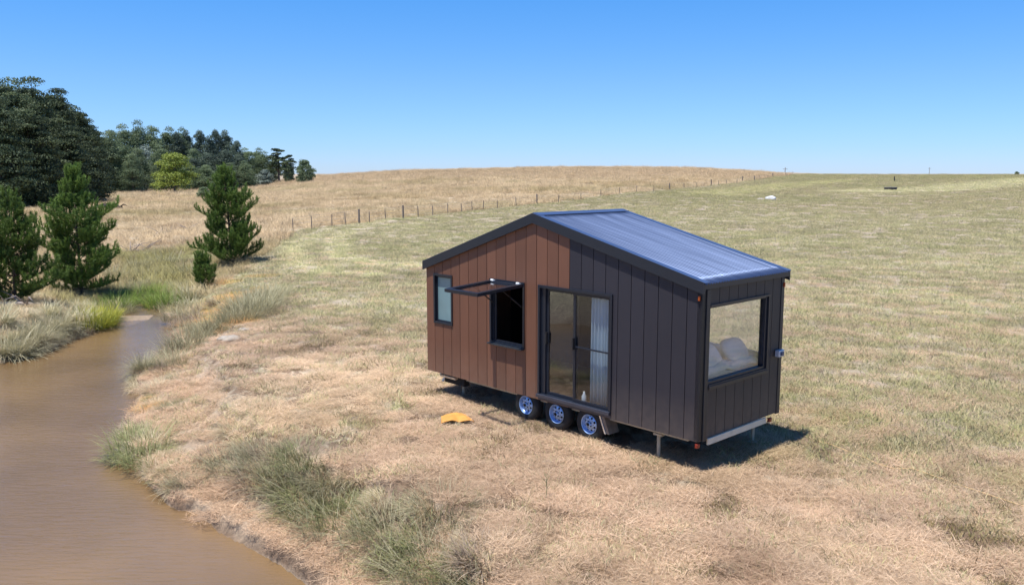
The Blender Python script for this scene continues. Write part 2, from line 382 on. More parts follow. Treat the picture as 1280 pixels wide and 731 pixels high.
def build_water():
    m, nt, b, out = newmat('muddy creek water')
    tc = N(nt,'ShaderNodeTexCoord')
    b.inputs['Roughness'].default_value = .02; b.inputs['IOR'].default_value = 1.55
    nt.links.new(noise_tint(nt, (.190,.117,.053), .18, .3, 3), b.inputs['Base Color'])
    mp = N(nt,'ShaderNodeMapping'); mp.inputs['Scale'].default_value = (1.0,4.6,1); mp.inputs['Rotation'].default_value = (0,0,rad(-8)); nt.links.new(tc.outputs['Object'], mp.inputs[0])
    n = N(nt,'ShaderNodeTexNoise'); n.inputs['Scale'].default_value = 2.6; n.inputs['Detail'].default_value = 5; n.inputs['Roughness'].default_value=.6; n.inputs['Distortion'].default_value = .4; nt.links.new(mp.outputs[0], n.inputs['Vector'])
    bp = N(nt,'ShaderNodeBump'); bp.inputs['Strength'].default_value = 1.; bp.inputs['Distance'].default_value = .021
    nt.links.new(n.outputs[0], bp.inputs['Height']); nt.links.new(bp.outputs[0], b.inputs['Normal'])
    xs = np.linspace(-19.5,5,60); ys = np.linspace(-9,37.5,110); X,Y = np.meshgrid(xs,ys); V = np.stack([X.ravel(),Y.ravel(),np.full(X.size,WZ)],1)
    i,j = np.meshgrid(np.arange(109),np.arange(59),indexing='ij'); Fq = np.stack([i*60+j,i*60+j+1,(i+1)*60+j+1,(i+1)*60+j],-1).reshape(-1,4)
    # keep only the cells that touch the creek, so no sheet lies hidden under the paddock
    cx = X.ravel()[Fq].mean(1); cy = Y.ravel()[Fq].mean(1); dd, ins = poly_dist(cx, cy, shore)
    Fq = Fq[ins | (dd < .9)]
    o = np_mesh('water', V, Fq, m, smooth=True); tag(o, kind='structure')
    bm = bmesh.new(); bm.from_mesh(o.data); bmesh.ops.delete(bm, geom=[v for v in bm.verts if not v.link_faces], context='VERTS'); bm.to_mesh(o.data); bm.free()
build_water()

# ------------------------------------------------------------------ blades
def blades(n, pos, az, length, width, lean, curve, seg=3, rng=RNG, twist=None):
    """n curved blades; returns V, F(quads), t along blade.  lean: radians from vertical at base, curve: added by tip"""
    V = []; t = np.linspace(0,1,seg+1)
    p = pos.copy(); dirh = np.stack([np.cos(az),np.sin(az)],1)
    side = np.stack([-np.sin(az),np.cos(az),np.zeros(n)],1)
    if twist is not None:
        side = side*np.cos(twist)[:,None]+np.concatenate([dirh,np.zeros((n,1))],1)*np.sin(twist)[:,None]
    T = []
    for k in range(seg+1):
        w = width*(1-t[k])**.7*.5+width*.06
        V.append(p-side*w[:,None]); V.append(p+side*w[:,None]); T += [t[k],t[k]]
        a = lean+curve*(t[k]+.5/seg)
        step = (length/seg)[:,None]*np.concatenate([dirh*np.sin(a)[:,None], np.cos(a)[:,None]],1)
        p = p+step
    V = np.stack(V,1); m = 2*(seg+1)
    base = np.arange(n)[:,None]*m
    Fq = np.concatenate([np.stack([base[:,0]+2*k, base[:,0]+2*k+1, base[:,0]+2*k+3, base[:,0]+2*k+2],1) for k in range(seg)])
    return V.reshape(-1,3), Fq, np.tile(np.array(T),n), m
def patch_mesh(name, n, R, lmin, lmax, w, lean, curve, mat, seed, seg=2, zoff=0.):
    g = np.random.default_rng(seed)
    rr = R*np.sqrt(g.random(n)); a = g.random(n)*6.283
    pos = np.stack([rr*np.cos(a), rr*np.sin(a), g.random(n)*zoff],1)
    L = lmin+(lmax-lmin)*g.random(n)
    V,Fq,T,m = blades(n,pos,g.random(n)*6.283,L,w*(.6+.8*g.random(n)),lean[0]+(lean[1]-lean[0])*g.random(n),curve*(.4+g.random(n)),seg,g,g.random(n)*3)
    return np_mesh(name,V,Fq,mat,attrs={'rnd':np.repeat(g.random(n),m)},link=False)

def scatter(name, pts, tint, rotz, scale, protos, label=None):
    coll = bpy.data.collections.new(name+' sources')
    for me in protos: coll.objects.link(bpy.data.objects.new(me.name, me))
    me = bpy.data.meshes.new(name); n = len(pts); me.vertices.add(n); me.vertices.foreach_set('co', pts.astype(np.float32).ravel())
    a = me.attributes.new('tint','FLOAT_COLOR','POINT'); b = np.ones((n,4),np.float32); b[:,:3] = tint; a.data.foreach_set('color', b.ravel())
    a = me.attributes.new('rotz','FLOAT','POINT'); a.data.foreach_set('value', rotz.astype(np.float32))
    a = me.attributes.new('scl','FLOAT','POINT'); a.data.foreach_set('value', scale.astype(np.float32))
    a = me.attributes.new('pick','INT','POINT'); a.data.foreach_set('value', RNG.integers(0,len(protos),n).astype(np.int32))
    o = bpy.data.objects.new(name, me); COL.objects.link(o)
    ng = bpy.data.node_groups.new(name, 'GeometryNodeTree')
    ng.interface.new_socket('Geometry', in_out='INPUT', socket_type='NodeSocketGeometry'); ng.interface.new_socket('Geometry', in_out='OUTPUT', socket_type='NodeSocketGeometry')
    nn = ng.nodes.new; gi = nn('NodeGroupInput'); go = nn('NodeGroupOutput')
    mp = nn('GeometryNodeMeshToPoints'); ip = nn('GeometryNodeInstanceOnPoints'); ci = nn('GeometryNodeCollectionInfo')
    ci.inputs['Collection'].default_value = coll; ci.inputs['Separate Children'].default_value = True; ci.inputs['Reset Children'].default_value = True
    def att(nm, dt):
        q = nn('GeometryNodeInputNamedAttribute'); q.data_type = dt; q.inputs['Name'].default_value = nm; return q.outputs[0]
    cx = nn('ShaderNodeCombineXYZ'); ng.links.new(att('rotz','FLOAT'), cx.inputs[2])
    L = ng.links.new
    L(gi.outputs[0], mp.inputs[0]); L(mp.outputs[0], ip.inputs['Points']); L(ci.outputs[0], ip.inputs['Instance']); ip.inputs['Pick Instance'].default_value = True
    L(att('pick','INT'), ip.inputs['Instance Index']); L(cx.outputs[0], ip.inputs['Rotation']); L(att('scl','FLOAT'), ip.inputs['Scale']); L(ip.outputs[0], go.inputs[0])
    md = o.modifiers.new('scatter','NODES'); md.node_group = ng
    tag(o, label, 'grass' if label else None, kind='stuff'); return o

def sample(n, r0, r1, power, az=39):
    """points with density ~ r^-power"""
    u = RNG.random(n); k = 2-power
    r = (r0**k+(r1**k-r0**k)*u)**(1/k) if abs(k) > 1e-6 else r0*(r1/r0)**u
    a = (RNG.random(n)*2-1)*rad(az); return r*np.sin(a), r*np.cos(a)
def place(x, y):
    return np.stack([x, y, ground_z(x, y)], 1)
def pad_mask(x, y, m=0):
    X = (x-AX)*EX[0]+(y-AY)*EX[1]; Y = (x-AX)*EY[0]+(y-AY)*EY[1]
    return (X > -m) & (X < 7.1+m) & (Y > -m) & (Y < 2.5+m)

straw_m = leafmat('cut straw', (1.45,1.3,1.2), (.8,.68,.6), .15, .7, True)
grass_m = leafmat('mown grass blades', (1.35,1.35,1.1), (.7,.85,.6), .3, .6, True)
dry_m = leafmat('tall dry grass stems', (1.35,1.25,1.1), (.8,.72,.6), .2, .7, True)
def grow():
    # straw mulch
    P = [patch_mesh('straw mat', 190, .27, .06, .21, .005, (1.05,1.6), .3, straw_m, 100+i, 2, .035) for i in range(4)]
    x, y = sample(56000, 8.5, 75, 1.15); dw, ins = poly_dist(x, y, shore); _, dry = poly_dist(x, y, dry_poly)
    keep = (~ins) & (dw > .15) & (~dry) & ~pad_mask(x,y,-.6)
    keep &= np.hypot(x-hit(569,524)[0], y-hit(569,524)[1]) > .42
    dens = (.22+.78*(1-sm(15,27,x+y)))*(1-sm(25,72,np.hypot(x,y))); keep &= (fbm(x,y,.42,3,51) < .555) | (x+y > 26); keep &= RNG.random(len(x)) < dens
    x, y = x[keep], y[keep]; t = field_col(x, y)*(.85+.4*RNG.random(len(x)))[:,None]
    scatter('cut_straw', place(x,y), t, RNG.random(len(x))*6.28, .7+.7*RNG.random(len(x)), P, 'loose cut straw lying over the mown ground and the bank')
    # short grass
    P = [patch_mesh('grass patch', 80, .22, .03, .10, .008, (.1,1.2), .6, grass_m, 200+i, 2) for i in range(4)]
    x, y = sample(110000, 9, 345, 1.25); dw, ins = poly_dist(x, y, shore); _, dry = poly_dist(x, y, dry_poly)
    g = sm(15.5,24,x+y); keep = (~ins) & (dw > .5) & (~dry) & ~pad_mask(x,y,-.4) & (RNG.random(len(x)) < .25+.75*g)
    x, y = x[keep], y[keep]; t = field_col(x, y)
    gr = (RNG.random(len(x)) < .35)[:,None]; t = np.where(gr, t*np.array([.93,1.0,.84]), t)*(.85+.35*RNG.random(len(x)))[:,None]
    d = np.hypot(x,y); scatter('mown_grass', place(x,y), t, RNG.random(len(x))*6.28, (.8+.7*RNG.random(len(x)))*(1+d/90), P, 'short mown grass, part green and part dry, across the field')
    # tall dry grass of the unmown paddock
    P = [patch_mesh('dry grass patch', 70, .45, .25, .6, .013, (.05,.6), .9, dry_m, 300+i, 3) for i in range(4)]
    x, y = sample(95000, 14, 330, 1.15); dw, ins = poly_dist(x, y, shore); _, dry = poly_dist(x, y, dry_poly)
    keep = (~ins) & (dw > .3) & dry; x, y = x[keep], y[keep]; t = field_col(x, y)*(.9+.35*RNG.random(len(x)))[:,None]
    d = np.hypot(x,y); h = fbm(x,y,9,3,61)
    scatter('tall_dry_grass', place(x,y), t, RNG.random(len(x))*6.28, (.30+1.25*h*RNG.random(len(x)))*(1+d/160), P, 'tall dry unmown grass beyond the fence and around the creek')
grow()

# ------------------------------------------------------------------ plants
def dome_tuft(name, n, R, h, w, mat, seed, spread=1.1, curve=1.1, base=.25, dead=0.):
    g = np.random.default_rng(seed)
    rr = R*base*np.sqrt(g.random(n)); a = g.random(n)*6.283
    pos = np.stack([rr*np.cos(a), rr*np.sin(a), np.zeros(n)-.05],1)
    az = a+g.normal(0,.5,n); L = h*(.55+.6*g.random(n))
    V,Fq,T,m = blades(n,pos,az,L,w*(.6+.8*g.random(n)),np.abs(g.random(n)**.8)*spread,curve*(.3+.9*g.random(n)),4,g)
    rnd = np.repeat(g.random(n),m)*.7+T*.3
    return np_mesh(name,V,Fq,mat,attrs={'rnd':rnd},link=False)
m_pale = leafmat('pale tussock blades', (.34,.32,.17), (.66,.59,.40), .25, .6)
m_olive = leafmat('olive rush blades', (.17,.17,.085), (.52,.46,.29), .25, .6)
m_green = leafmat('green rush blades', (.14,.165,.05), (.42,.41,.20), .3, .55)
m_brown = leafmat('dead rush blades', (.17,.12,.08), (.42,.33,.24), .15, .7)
m_yellow = leafmat('yellow flowering weed', (.10,.17,.03), (.52,.47,.07), .3, .6)
tuft_me = {
 'pale': [dome_tuft('tussock', 650, .6, .62, .012, m_pale, 1+i, 1.25, 1.3, .4) for i in range(3)],
 'olive': [dome_tuft('rushes', 420, .75, .68, .011, m_olive, 11+i, .95, 1.1, .75) for i in range(3)],
 'green': [dome_tuft('rushes', 420, .75, .55, .012, m_green, 21+i, 1.1, 1.2, .75) for i in range(3)],
 'brown': [dome_tuft('rushes', 420, .7, .48, .011, m_brown, 31+i, 1.2, 1.0, .5) for i in range(2)],
 'yellow': [dome_tuft('weed', 900, .8, .6, .018, m_yellow, 41, 1.0, .8, .9)],
}
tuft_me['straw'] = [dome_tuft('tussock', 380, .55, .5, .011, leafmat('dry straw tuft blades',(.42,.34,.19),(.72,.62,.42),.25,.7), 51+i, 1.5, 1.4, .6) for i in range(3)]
KIND = {'straw':('dry_grass_tuft','grass tuft'),'pale':('grass_tussock','tussock'),'olive':('rush_clump','rushes'),'green':('rush_clump','rushes'),'brown':('dead_rush_clump','rushes'),'yellow':('flowering_weed','weed')}
ntuft = 0
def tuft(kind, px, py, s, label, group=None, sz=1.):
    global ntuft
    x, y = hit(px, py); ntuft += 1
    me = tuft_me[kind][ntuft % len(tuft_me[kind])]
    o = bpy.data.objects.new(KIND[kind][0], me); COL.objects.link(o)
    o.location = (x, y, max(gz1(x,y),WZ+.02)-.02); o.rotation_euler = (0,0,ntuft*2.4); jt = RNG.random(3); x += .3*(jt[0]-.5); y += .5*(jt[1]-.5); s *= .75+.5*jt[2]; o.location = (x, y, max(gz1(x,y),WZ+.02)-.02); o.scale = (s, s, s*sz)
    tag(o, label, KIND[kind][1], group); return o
# left bank overhanging the water
G = 'pale tussocks along the left bank'
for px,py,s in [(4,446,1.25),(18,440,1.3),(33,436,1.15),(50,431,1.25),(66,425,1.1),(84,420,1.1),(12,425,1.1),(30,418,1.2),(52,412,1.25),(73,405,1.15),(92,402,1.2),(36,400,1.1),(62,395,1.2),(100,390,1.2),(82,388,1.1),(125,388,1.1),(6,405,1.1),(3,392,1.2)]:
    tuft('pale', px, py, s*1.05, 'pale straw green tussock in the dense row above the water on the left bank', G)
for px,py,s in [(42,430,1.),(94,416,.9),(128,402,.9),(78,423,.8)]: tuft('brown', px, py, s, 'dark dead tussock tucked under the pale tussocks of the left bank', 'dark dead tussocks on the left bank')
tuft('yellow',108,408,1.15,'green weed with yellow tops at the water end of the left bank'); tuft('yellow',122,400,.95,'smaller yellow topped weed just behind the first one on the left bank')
# right bank
tuft_me['round'] = [dome_tuft('tussock', 1100, .62, .66, .011, m_olive, 71, 1.45, 1.1, .3)]; KIND['round'] = ('grass_tussock','tussock')
tuft('round',188,462,1.35,'large round olive tussock alone at the water edge of the right bank')
tuft('pale',236,392,1.2,'round pale tussock on the right bank where the creek narrows')
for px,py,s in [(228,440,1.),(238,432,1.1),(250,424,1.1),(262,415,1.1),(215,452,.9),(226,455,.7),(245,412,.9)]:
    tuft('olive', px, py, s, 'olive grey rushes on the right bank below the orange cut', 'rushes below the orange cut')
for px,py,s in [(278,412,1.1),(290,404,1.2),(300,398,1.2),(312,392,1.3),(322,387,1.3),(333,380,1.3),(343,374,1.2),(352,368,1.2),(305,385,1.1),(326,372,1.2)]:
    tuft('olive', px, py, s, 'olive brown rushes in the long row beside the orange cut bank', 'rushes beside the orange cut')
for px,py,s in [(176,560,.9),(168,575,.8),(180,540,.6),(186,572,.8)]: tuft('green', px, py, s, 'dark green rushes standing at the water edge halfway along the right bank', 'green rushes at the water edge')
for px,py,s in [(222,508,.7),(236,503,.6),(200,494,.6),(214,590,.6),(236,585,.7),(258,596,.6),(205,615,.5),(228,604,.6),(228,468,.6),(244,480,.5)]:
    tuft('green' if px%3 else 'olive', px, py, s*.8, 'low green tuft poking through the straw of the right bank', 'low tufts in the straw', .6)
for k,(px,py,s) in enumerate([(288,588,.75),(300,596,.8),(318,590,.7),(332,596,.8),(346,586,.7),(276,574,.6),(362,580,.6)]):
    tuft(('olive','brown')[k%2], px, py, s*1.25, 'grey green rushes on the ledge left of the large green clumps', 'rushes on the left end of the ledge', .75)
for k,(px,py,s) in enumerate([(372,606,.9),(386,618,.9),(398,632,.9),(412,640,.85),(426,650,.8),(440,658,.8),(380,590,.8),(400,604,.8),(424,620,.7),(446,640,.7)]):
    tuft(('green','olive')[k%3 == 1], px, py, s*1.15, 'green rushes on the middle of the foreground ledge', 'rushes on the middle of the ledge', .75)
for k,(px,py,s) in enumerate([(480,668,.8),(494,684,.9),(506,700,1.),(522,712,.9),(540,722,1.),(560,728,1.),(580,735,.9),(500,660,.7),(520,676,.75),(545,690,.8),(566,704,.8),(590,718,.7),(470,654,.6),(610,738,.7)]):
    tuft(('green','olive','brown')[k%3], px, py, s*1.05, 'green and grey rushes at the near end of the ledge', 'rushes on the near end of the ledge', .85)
for k in range(46):
    f = k/45; q = np.array([(385,722),(330,690),(290,655),(240,628),(205,606),(190,575),(183,545),(186,515),(196,490),(182,474),(200,468)]); t_ = f*(len(q)-1); a_ = int(min(t_,len(q)-2)); p_ = q[a_]+(q[a_+1]-q[a_])*(t_-a_)
    if k < 17: continue
    tuft('straw', p_[0]+RNG.normal(4,7), p_[1]-RNG.random()*14, .45+.4*RNG.random(), 'straw coloured tuft in the fringe along the right hand waterline', 'straw coloured tufts along the waterline', .8)
for k in range(26):
    f = k/25; px_ = 280+f*330; py_ = np.interp(px_,[280,380,440,500,600],[585,600,640,672,720])-18-22*RNG.random()
    tuft(('straw','brown','straw','olive')[k%4], px_+RNG.normal(0,8), py_, .5+.45*RNG.random(), 'small dry tuft behind the rushes of the foreground ledge', 'small dry tufts behind the ledge rushes', .7)
m_lush = leafmat('lush green reed blades', (.11,.19,.03), (.34,.42,.10), .35, .5)
tuft_me['lush'] = [dome_tuft('reeds', 460, .8, .7, .018, m_lush, 61+i, .9, .8, .8) for i in range(2)]; KIND['lush'] = ('reed_clump','reeds')
for px,py,s in [(160,379,1.),(200,384,1.1),(208,379,1.2),(197,372,1.1),(214,384,.9),(176,372,1.),(150,384,.9),(190,366,1.)]:
    tuft('lush',px,py,s,'bright yellow green reeds in the wet ground where the creek ends','bright reeds at the creek end')
for px,py,s in [(146,392,.8),(154,388,.8),(226,398,1.2),(232,404,1.1),(222,388,1.),(248,398,1.1),(256,390,1.1),(268,384,1.),(212,446,.8),(204,462,.8)]:
    tuft('olive' if px%4 else 'brown',px,py,s,'olive tuft on the rim of the narrow creek end','olive tufts around the creek end')
# valley
for k,(px,py,s) in enumerate([(140,384,1.2),(150,379,1.3),(158,372,1.3),(170,368,1.2),(146,368,1.3),(182,362,1.2),(203,374,1.1),(212,380,1.2),(222,368,1.1),(196,360,1.3),(208,352,1.3),(186,350,1.3),(172,355,1.3),(222,350,1.2),(236,360,1.1)]):
    tuft(('green','green','olive')[k%3], px, py, s, 'green rushes crowding the gully upstream of the creek', 'rushes in the gully')
tuft('pale',218,362,1.2,'pale round tussock standing among the green gully rushes'); tuft('pale',240,382,1.25,'pale tussock with a dark base right of the creek end')
for k,(px,py,s) in enumerate([(150,345,1.2),(165,338,1.1),(190,335,1.2),(210,332,1.3),(232,336,1.2),(246,345,1.2),(160,325,1.2),(200,318,1.2),(225,320,1.2),(180,322,1.1),(245,328,1.1),(140,350,1.2)]):
    tuft(('brown','olive')[k%2], px, py, s*1.1, 'olive brown rushes on the slope behind the gully', 'rushes behind the gully')

# ---- young pines
bark = paint('pine bark', (.10,.07,.05), .9, amt=.3, scale=8, bump=.6, bscale=40)
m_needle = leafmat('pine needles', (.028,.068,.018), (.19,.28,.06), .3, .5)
def young_pine(name, H, R, seed, lean=(0,0), bare=.03):
    g = np.random.default_rng(seed); root = empty(name)
    mb = MB(); mb.tube([(0,0,-.2),(lean[0]*.3,lean[1]*.3,H*.4),(lean[0],lean[1],H*.97)], .03*H**.6, 8, .012)
    P = []; D = []; LT = []
    def brush(p0, d, L, up, step=.055, lt=.5, skip=0.):
        p = np.array(p0, float); d = d/np.linalg.norm(d); k = max(2,int(L/step)); pts = [p.copy()]
        for q in range(k):
            dd = d*(1-up*q/k)+np.array([0,0,up*q/k]); dd = dd/np.linalg.norm(dd); p = p+dd*L/k; pts.append(p.copy())
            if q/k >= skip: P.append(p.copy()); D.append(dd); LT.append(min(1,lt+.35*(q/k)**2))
        return pts, dd
    prof = lambda f: np.interp(f,[0,.12,.3,.5,.68,.82,.93,1],[.82,.98,1.,.84,.46,.24,.10,.04])
    z = H*bare+.12
    while z < H*.93:
        f = z/H; n = g.integers(4,8); a0 = g.random()*6.28; wl = .62+.55*g.random()
        for k in range(n):
            a = a0+k*6.283/n+g.normal(0,.28); L = R*prof(f)*wl*(.62+.5*g.random())+.06
            el = rad(14+28*f+g.normal(0,8)); d0 = np.array([math.cos(a)*math.cos(el), math.sin(a)*math.cos(el), math.sin(el)])
            lt = .25+.3*g.random()
            pts, dd = brush((lean[0]*f,lean[1]*f,z), d0, L, .28, .07, lt, .2); mb.tube([tuple(q) for q in pts[::3]+[pts[-1]]], .010+.009*L, 5, .005)
            brush(pts[-1], dd+np.array([0,0,.9]), .18+.22*g.random(), .6, .045, lt+.25)
            m_ = int(L/.13)
            for s_ in range(m_):
                t = .25+.72*(s_+g.random())/max(1,m_); pp = pts[min(len(pts)-1,int(t*(len(pts)-1)))]
                lat = np.array([-math.sin(a),math.cos(a),0])*(1 if s_%2 else -1)
                tl = (.16+.42*L*(1-t)*.6+.18*g.random())*(.7+.5*g.random()); nd = lat*.75+d0*.55+np.array([0,0,.25*g.random()])
                p2, d2 = brush(pp, nd, tl, .5, .06, lt, .15)
                if g.random() < .55: brush(p2[-1], d2+np.array([0,0,1.2]), .10+.22*g.random(), .7, .045, lt+.3)
                if g.random() < .3: brush(pp, np.array([0,0,1.])+g.normal(0,.2,3), .14+.2*g.random(), .5, .05, lt+.2)
        z += (.19+.25*g.random())*(.55+.45*min(1,R/1.5))
    brush((lean[0]*.9,lean[1]*.9,H*.86), np.array([lean[0]*.1,lean[1]*.1,H*.14]), H*.14, .1, .045, .6)
    mb.tube([(lean[0]*.9,lean[1]*.9,H*.86),(lean[0],lean[1],H)],.02,5,.006)
    mb.build('trunk', bark, root)
    P = np.array(P); D = np.array(D); D /= np.linalg.norm(D,axis=1)[:,None]
    k = 11; n = len(P)*k; Pp = np.repeat(P,k,0)+g.normal(0,.012,(n,3)); Dd = np.repeat(D,k,0)
    nd = Dd*.8+g.normal(0,.45,(n,3)); nd /= np.linalg.norm(nd,axis=1)[:,None]
    L = .08+.08*g.random(n); side = np.cross(nd, g.normal(0,1,(n,3))); side /= np.linalg.norm(side,axis=1)[:,None]
    w = .010; tip = Pp+nd*L[:,None]; V = np.stack([Pp-side*w, Pp+side*w, tip+side*w*.3, tip-side*w*.3],1).reshape(-1,3)
    Fq = np.arange(n*4).reshape(-1,4); dist = np.hypot(Pp[:,0],Pp[:,1])/R
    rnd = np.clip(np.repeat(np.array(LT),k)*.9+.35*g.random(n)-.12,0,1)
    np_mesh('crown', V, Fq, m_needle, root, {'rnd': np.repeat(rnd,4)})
    return root
def put(o, px, py, label, cat, group=None, rz=None, s=None, sink=.05):
    x, y = hit(px, py); o.location = (x, y, gz1(x,y)-sink)
    if rz is not None: o.rotation_euler[2] = rz
    if s: o.scale = s if isinstance(s, tuple) else (s,)*3
    return tag(o, label, cat, group)
G = 'young pines by the creek'
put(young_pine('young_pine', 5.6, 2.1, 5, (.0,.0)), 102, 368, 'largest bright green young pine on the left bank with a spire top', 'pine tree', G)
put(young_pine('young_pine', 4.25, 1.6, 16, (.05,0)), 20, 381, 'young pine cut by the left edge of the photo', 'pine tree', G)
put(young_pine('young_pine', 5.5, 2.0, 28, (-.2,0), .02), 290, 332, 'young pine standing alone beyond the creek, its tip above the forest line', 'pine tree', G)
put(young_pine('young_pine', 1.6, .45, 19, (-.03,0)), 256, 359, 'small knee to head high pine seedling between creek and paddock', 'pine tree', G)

# ---- far trees
m_dark = leafmat('dark pine foliage', (.022,.040,.024), (.14,.175,.078), .25, .6)
m_gum = leafmat('gum foliage', (.085,.125,.062), (.27,.33,.175), .35, .55)
m_gumd = leafmat('dark gum foliage', (.05,.078,.06), (.17,.215,.145), .3, .55)
m_silver = leafmat('silver grey foliage', (.10,.13,.105), (.32,.37,.31), .2, .6)
m_willow = leafmat('yellow green willow foliage', (.10,.135,.02), (.31,.36,.07), .3, .55)
trunkm = paint('tree trunk bark', (.13,.105,.085), .9, amt=.25, scale=3)
def crown_mesh(H, R, seed, lobes, nq, q, lo=.1, hi=1., flat_=.7, top=.55, mat=None, gap=0.):
    """crown of leaf quads gathered in lobes; R radius, from lo*H to hi*H"""
    g = np.random.default_rng(seed); V = []; rn = []; per = nq//lobes; cen = []
    for k in range(lobes):
        f = (k+.5)/lobes; a = g.random()*6.283
        env = R*math.sin(math.pi*min(1,(.12+f*.88)**top*.5+.0) if False else 0) if False else R*max(.18,(1-abs(f-.38)/.64)**.6 if f > .38 else (.72+.28*f/.38))
        a = k*2.4+g.random()*.9; rr = env*(.3+.7*math.sqrt(g.random()))*.74; z = H*(lo+(hi-lo)*f*.93)
        lr = R*(.30+.24*g.random())*(1.08-.35*f); z += H*.05*g.normal(); c = np.array([rr*math.cos(a), rr*math.sin(a), z]); cen.append((c,lr))
        n = per; u = g.normal(0,1,(n,3)); u /= np.linalg.norm(u,axis=1)[:,None]; u[:,2] = np.where(g.random(n) < .7, np.abs(u[:,2]), u[:,2])
        rad_ = lr*(.55+.5*g.random(n)); p = c+u*rad_[:,None]*np.array([1,1,flat_])
        nor = u+g.normal(0,.55,(n,3)); nor /= np.linalg.norm(nor,axis=1)[:,None]
        t1 = np.cross(nor, g.normal(0,1,(n,3))); t1 /= np.linalg.norm(t1,axis=1)[:,None]; t2 = np.cross(nor,t1)
        s = q*(.5+.9*g.random(n))[:,None]
        V.append(np.stack([p-t1*s*.5, p-t2*s*.3+t1*s*.1, p+t1*s*.55, p+t2*s*.4],1)); rn.append(np.clip(g.random(n)*.45+.55*g.random()**1.3,0,1))
    V = np.concatenate(V).reshape(-1,3); r = np.repeat(np.concatenate(rn),4)
    return V, np.arange(len(V)).reshape(-1,4), r, cen
def make_tree(name, H, R, seed, mat, lobes=26, nq=5200, q=.42, lo=.12, flat_=.7, trunk=.3, bare=False):
    root = empty(name); V,Fq,r,cen = crown_mesh(H,R,seed,lobes,nq,q,lo,1.,flat_)
    np_mesh('crown',V,Fq,mat,root,{'rnd':r})
    mb = MB(); mb.tube([(0,0,-.6),(.1,.05,H*.35),(0,.1,H*.85)], trunk, 7, trunk*.25)
    for c, lr in cen[::2]:
        z0 = max(.08*H, c[2]*.62); mb.tube([(0,.05,z0), tuple(c*np.array([.55,.55,1])*1.0+np.array([0,0,-(c[2]-z0)*.35])), tuple(c)], trunk*.35, 5, trunk*.08)
    mb.build('trunk', trunkm, root); return root
proto = {
 'dark': [make_tree('dark_pine',20,7,50+i,m_dark,110,38000,.33,.02,.40,.4) for i in range(3)],
 'gum': [make_tree('gum_tree',18,6,60+i,m_gum,64,17000,.35,.03,.8,.3) for i in range(3)],
 'gumd': [make_tree('gum_tree',19,5,70+i,m_gumd,60,16000,.33,.03,.9,.3) for i in range(2)],
 'silver': [make_tree('silver_leaved_tree',12,5,80,m_silver,26,6000,.42,.05,.8,.25)],
 'willow': [make_tree('willow_tree',10,5.4,90,m_willow,24,7000,.36,.22,.75,.35)],
 'flat': [make_tree('spreading_pine',12,3.6,95,m_dark,16,2600,.45,.45,.45,.28)],
 'bush': [make_tree('rounded_bush',6,3.6,97,m_silver,22,5200,.36,.0,.9,.15)],
 'gbush': [make_tree('rounded_bush',6,3.6,98,m_gum,22,5200,.36,.0,.9,.15)],
}
DIM = {'dark':(20,7),'gum':(18,6),'gumd':(19,5),'silver':(12,5),'willow':(10,5.4),'flat':(12,3.6),'bush':(6,3.6),'gbush':(6,3.6)}
used = {}
def far_tree(kind, px, dist, topy, wpx, label, cat='tree', group=None, base=None):
    if base: dist = math.hypot(*hit(px, base))
    k = used.get(kind,0); used[kind] = k+1; L = proto[kind]
    o = L[k] if k < len(L) else copy_tree(L[k % len(L)])
    a = math.atan((px-640)/F); x = dist*math.sin(a); y = dist*math.cos(a); z = gz1(x,y)
    H0, R0 = DIM[kind]; H = CAMZ+y*(HORY-topy)/F-z; R = wpx/2*y/F
    o.location = (x,y,z-.1); sR = R/R0; o.scale = (sR,sR,H/H0/1.03); o.rotation_euler = (0,0,k*2.1+px)
    return tag(o,label,cat,group)
G1 = 'dark pines at the left edge'; 
for px,d,ty,w in [(-70,150,96,110),(-25,150,98,105),(20,152,97,100),(52,160,101,90),(80,166,112,82),(104,172,131,70),(120,178,150,56),(5,140,122,95),(48,146,135,90),(88,156,150,80),(112,162,176,64),(-130,145,100,120),(-190,140,100,120)]:
    far_tree('dark',px,d,ty,w,'tall dark pine in the dense stand left of the gum forest','pine tree',G1)
G2 = 'gum trees of the far forest'
for px,d,ty,w in [(332,300,192,34),(345,304,196,26),(140,262,166,52),(152,268,180,46),(170,258,192,34),(204,262,200,30),(240,262,205,34),(262,262,206,34),(290,270,204,36),(310,280,203,32),(146,290,164,44),(163,300,158,44),(180,300,157,42),(198,300,159,42),(216,305,161,40),(158,270,178,44),(178,265,186,40),(205,270,182,40),(232,300,165,36),(246,285,186,36),(312,300,186,36),(326,305,188,30)]:
    far_tree('gum',px,d,ty,w,'green gum tree in the far forest between dark pines and tall bluish gums','gum tree',G2)
G3 = 'tall bluish gum trees of the far forest'
for px,d,ty,w in [(228,296,163,30),(240,300,162,28),(256,302,161,30),(268,296,168,28),(276,300,160,28),(288,300,162,32),(300,296,174,28),(262,280,190,38),(284,278,186,38),(303,284,192,34),(246,276,196,34)]:
    far_tree('gumd',px,d,ty,w,'tall narrow dark gum with a ragged top at the middle of the forest line','gum tree',G3)
far_tree('silver',186,246,186,46,'silver grey leafy tree between the dark pines and the yellow green willow',base=240)
far_tree('willow',222,228,193,64,'yellow green rounded willow in front of the far forest','willow',base=243)
far_tree('flat',351,300,185,40,'dark spreading pine with sky showing under its crown','pine tree',base=230)
far_tree('flat',364,302,193,24,'smaller dark pine at the right end of the forest line','pine tree',base=229)
far_tree('bush',318,262,212,26,'grey green rounded bush left of its larger twin below the forest','bush',base=233)
far_tree('bush',334,270,213,30,'larger grey green rounded bush in front of the forest end','bush',base=233)
far_tree('gbush',364,300,205,18,'small green bush under the spreading pines','bush',base=229)
far_tree('gbush',384,296,200,30,'round green bush standing last at the right end of the forest','bush',base=228.5)
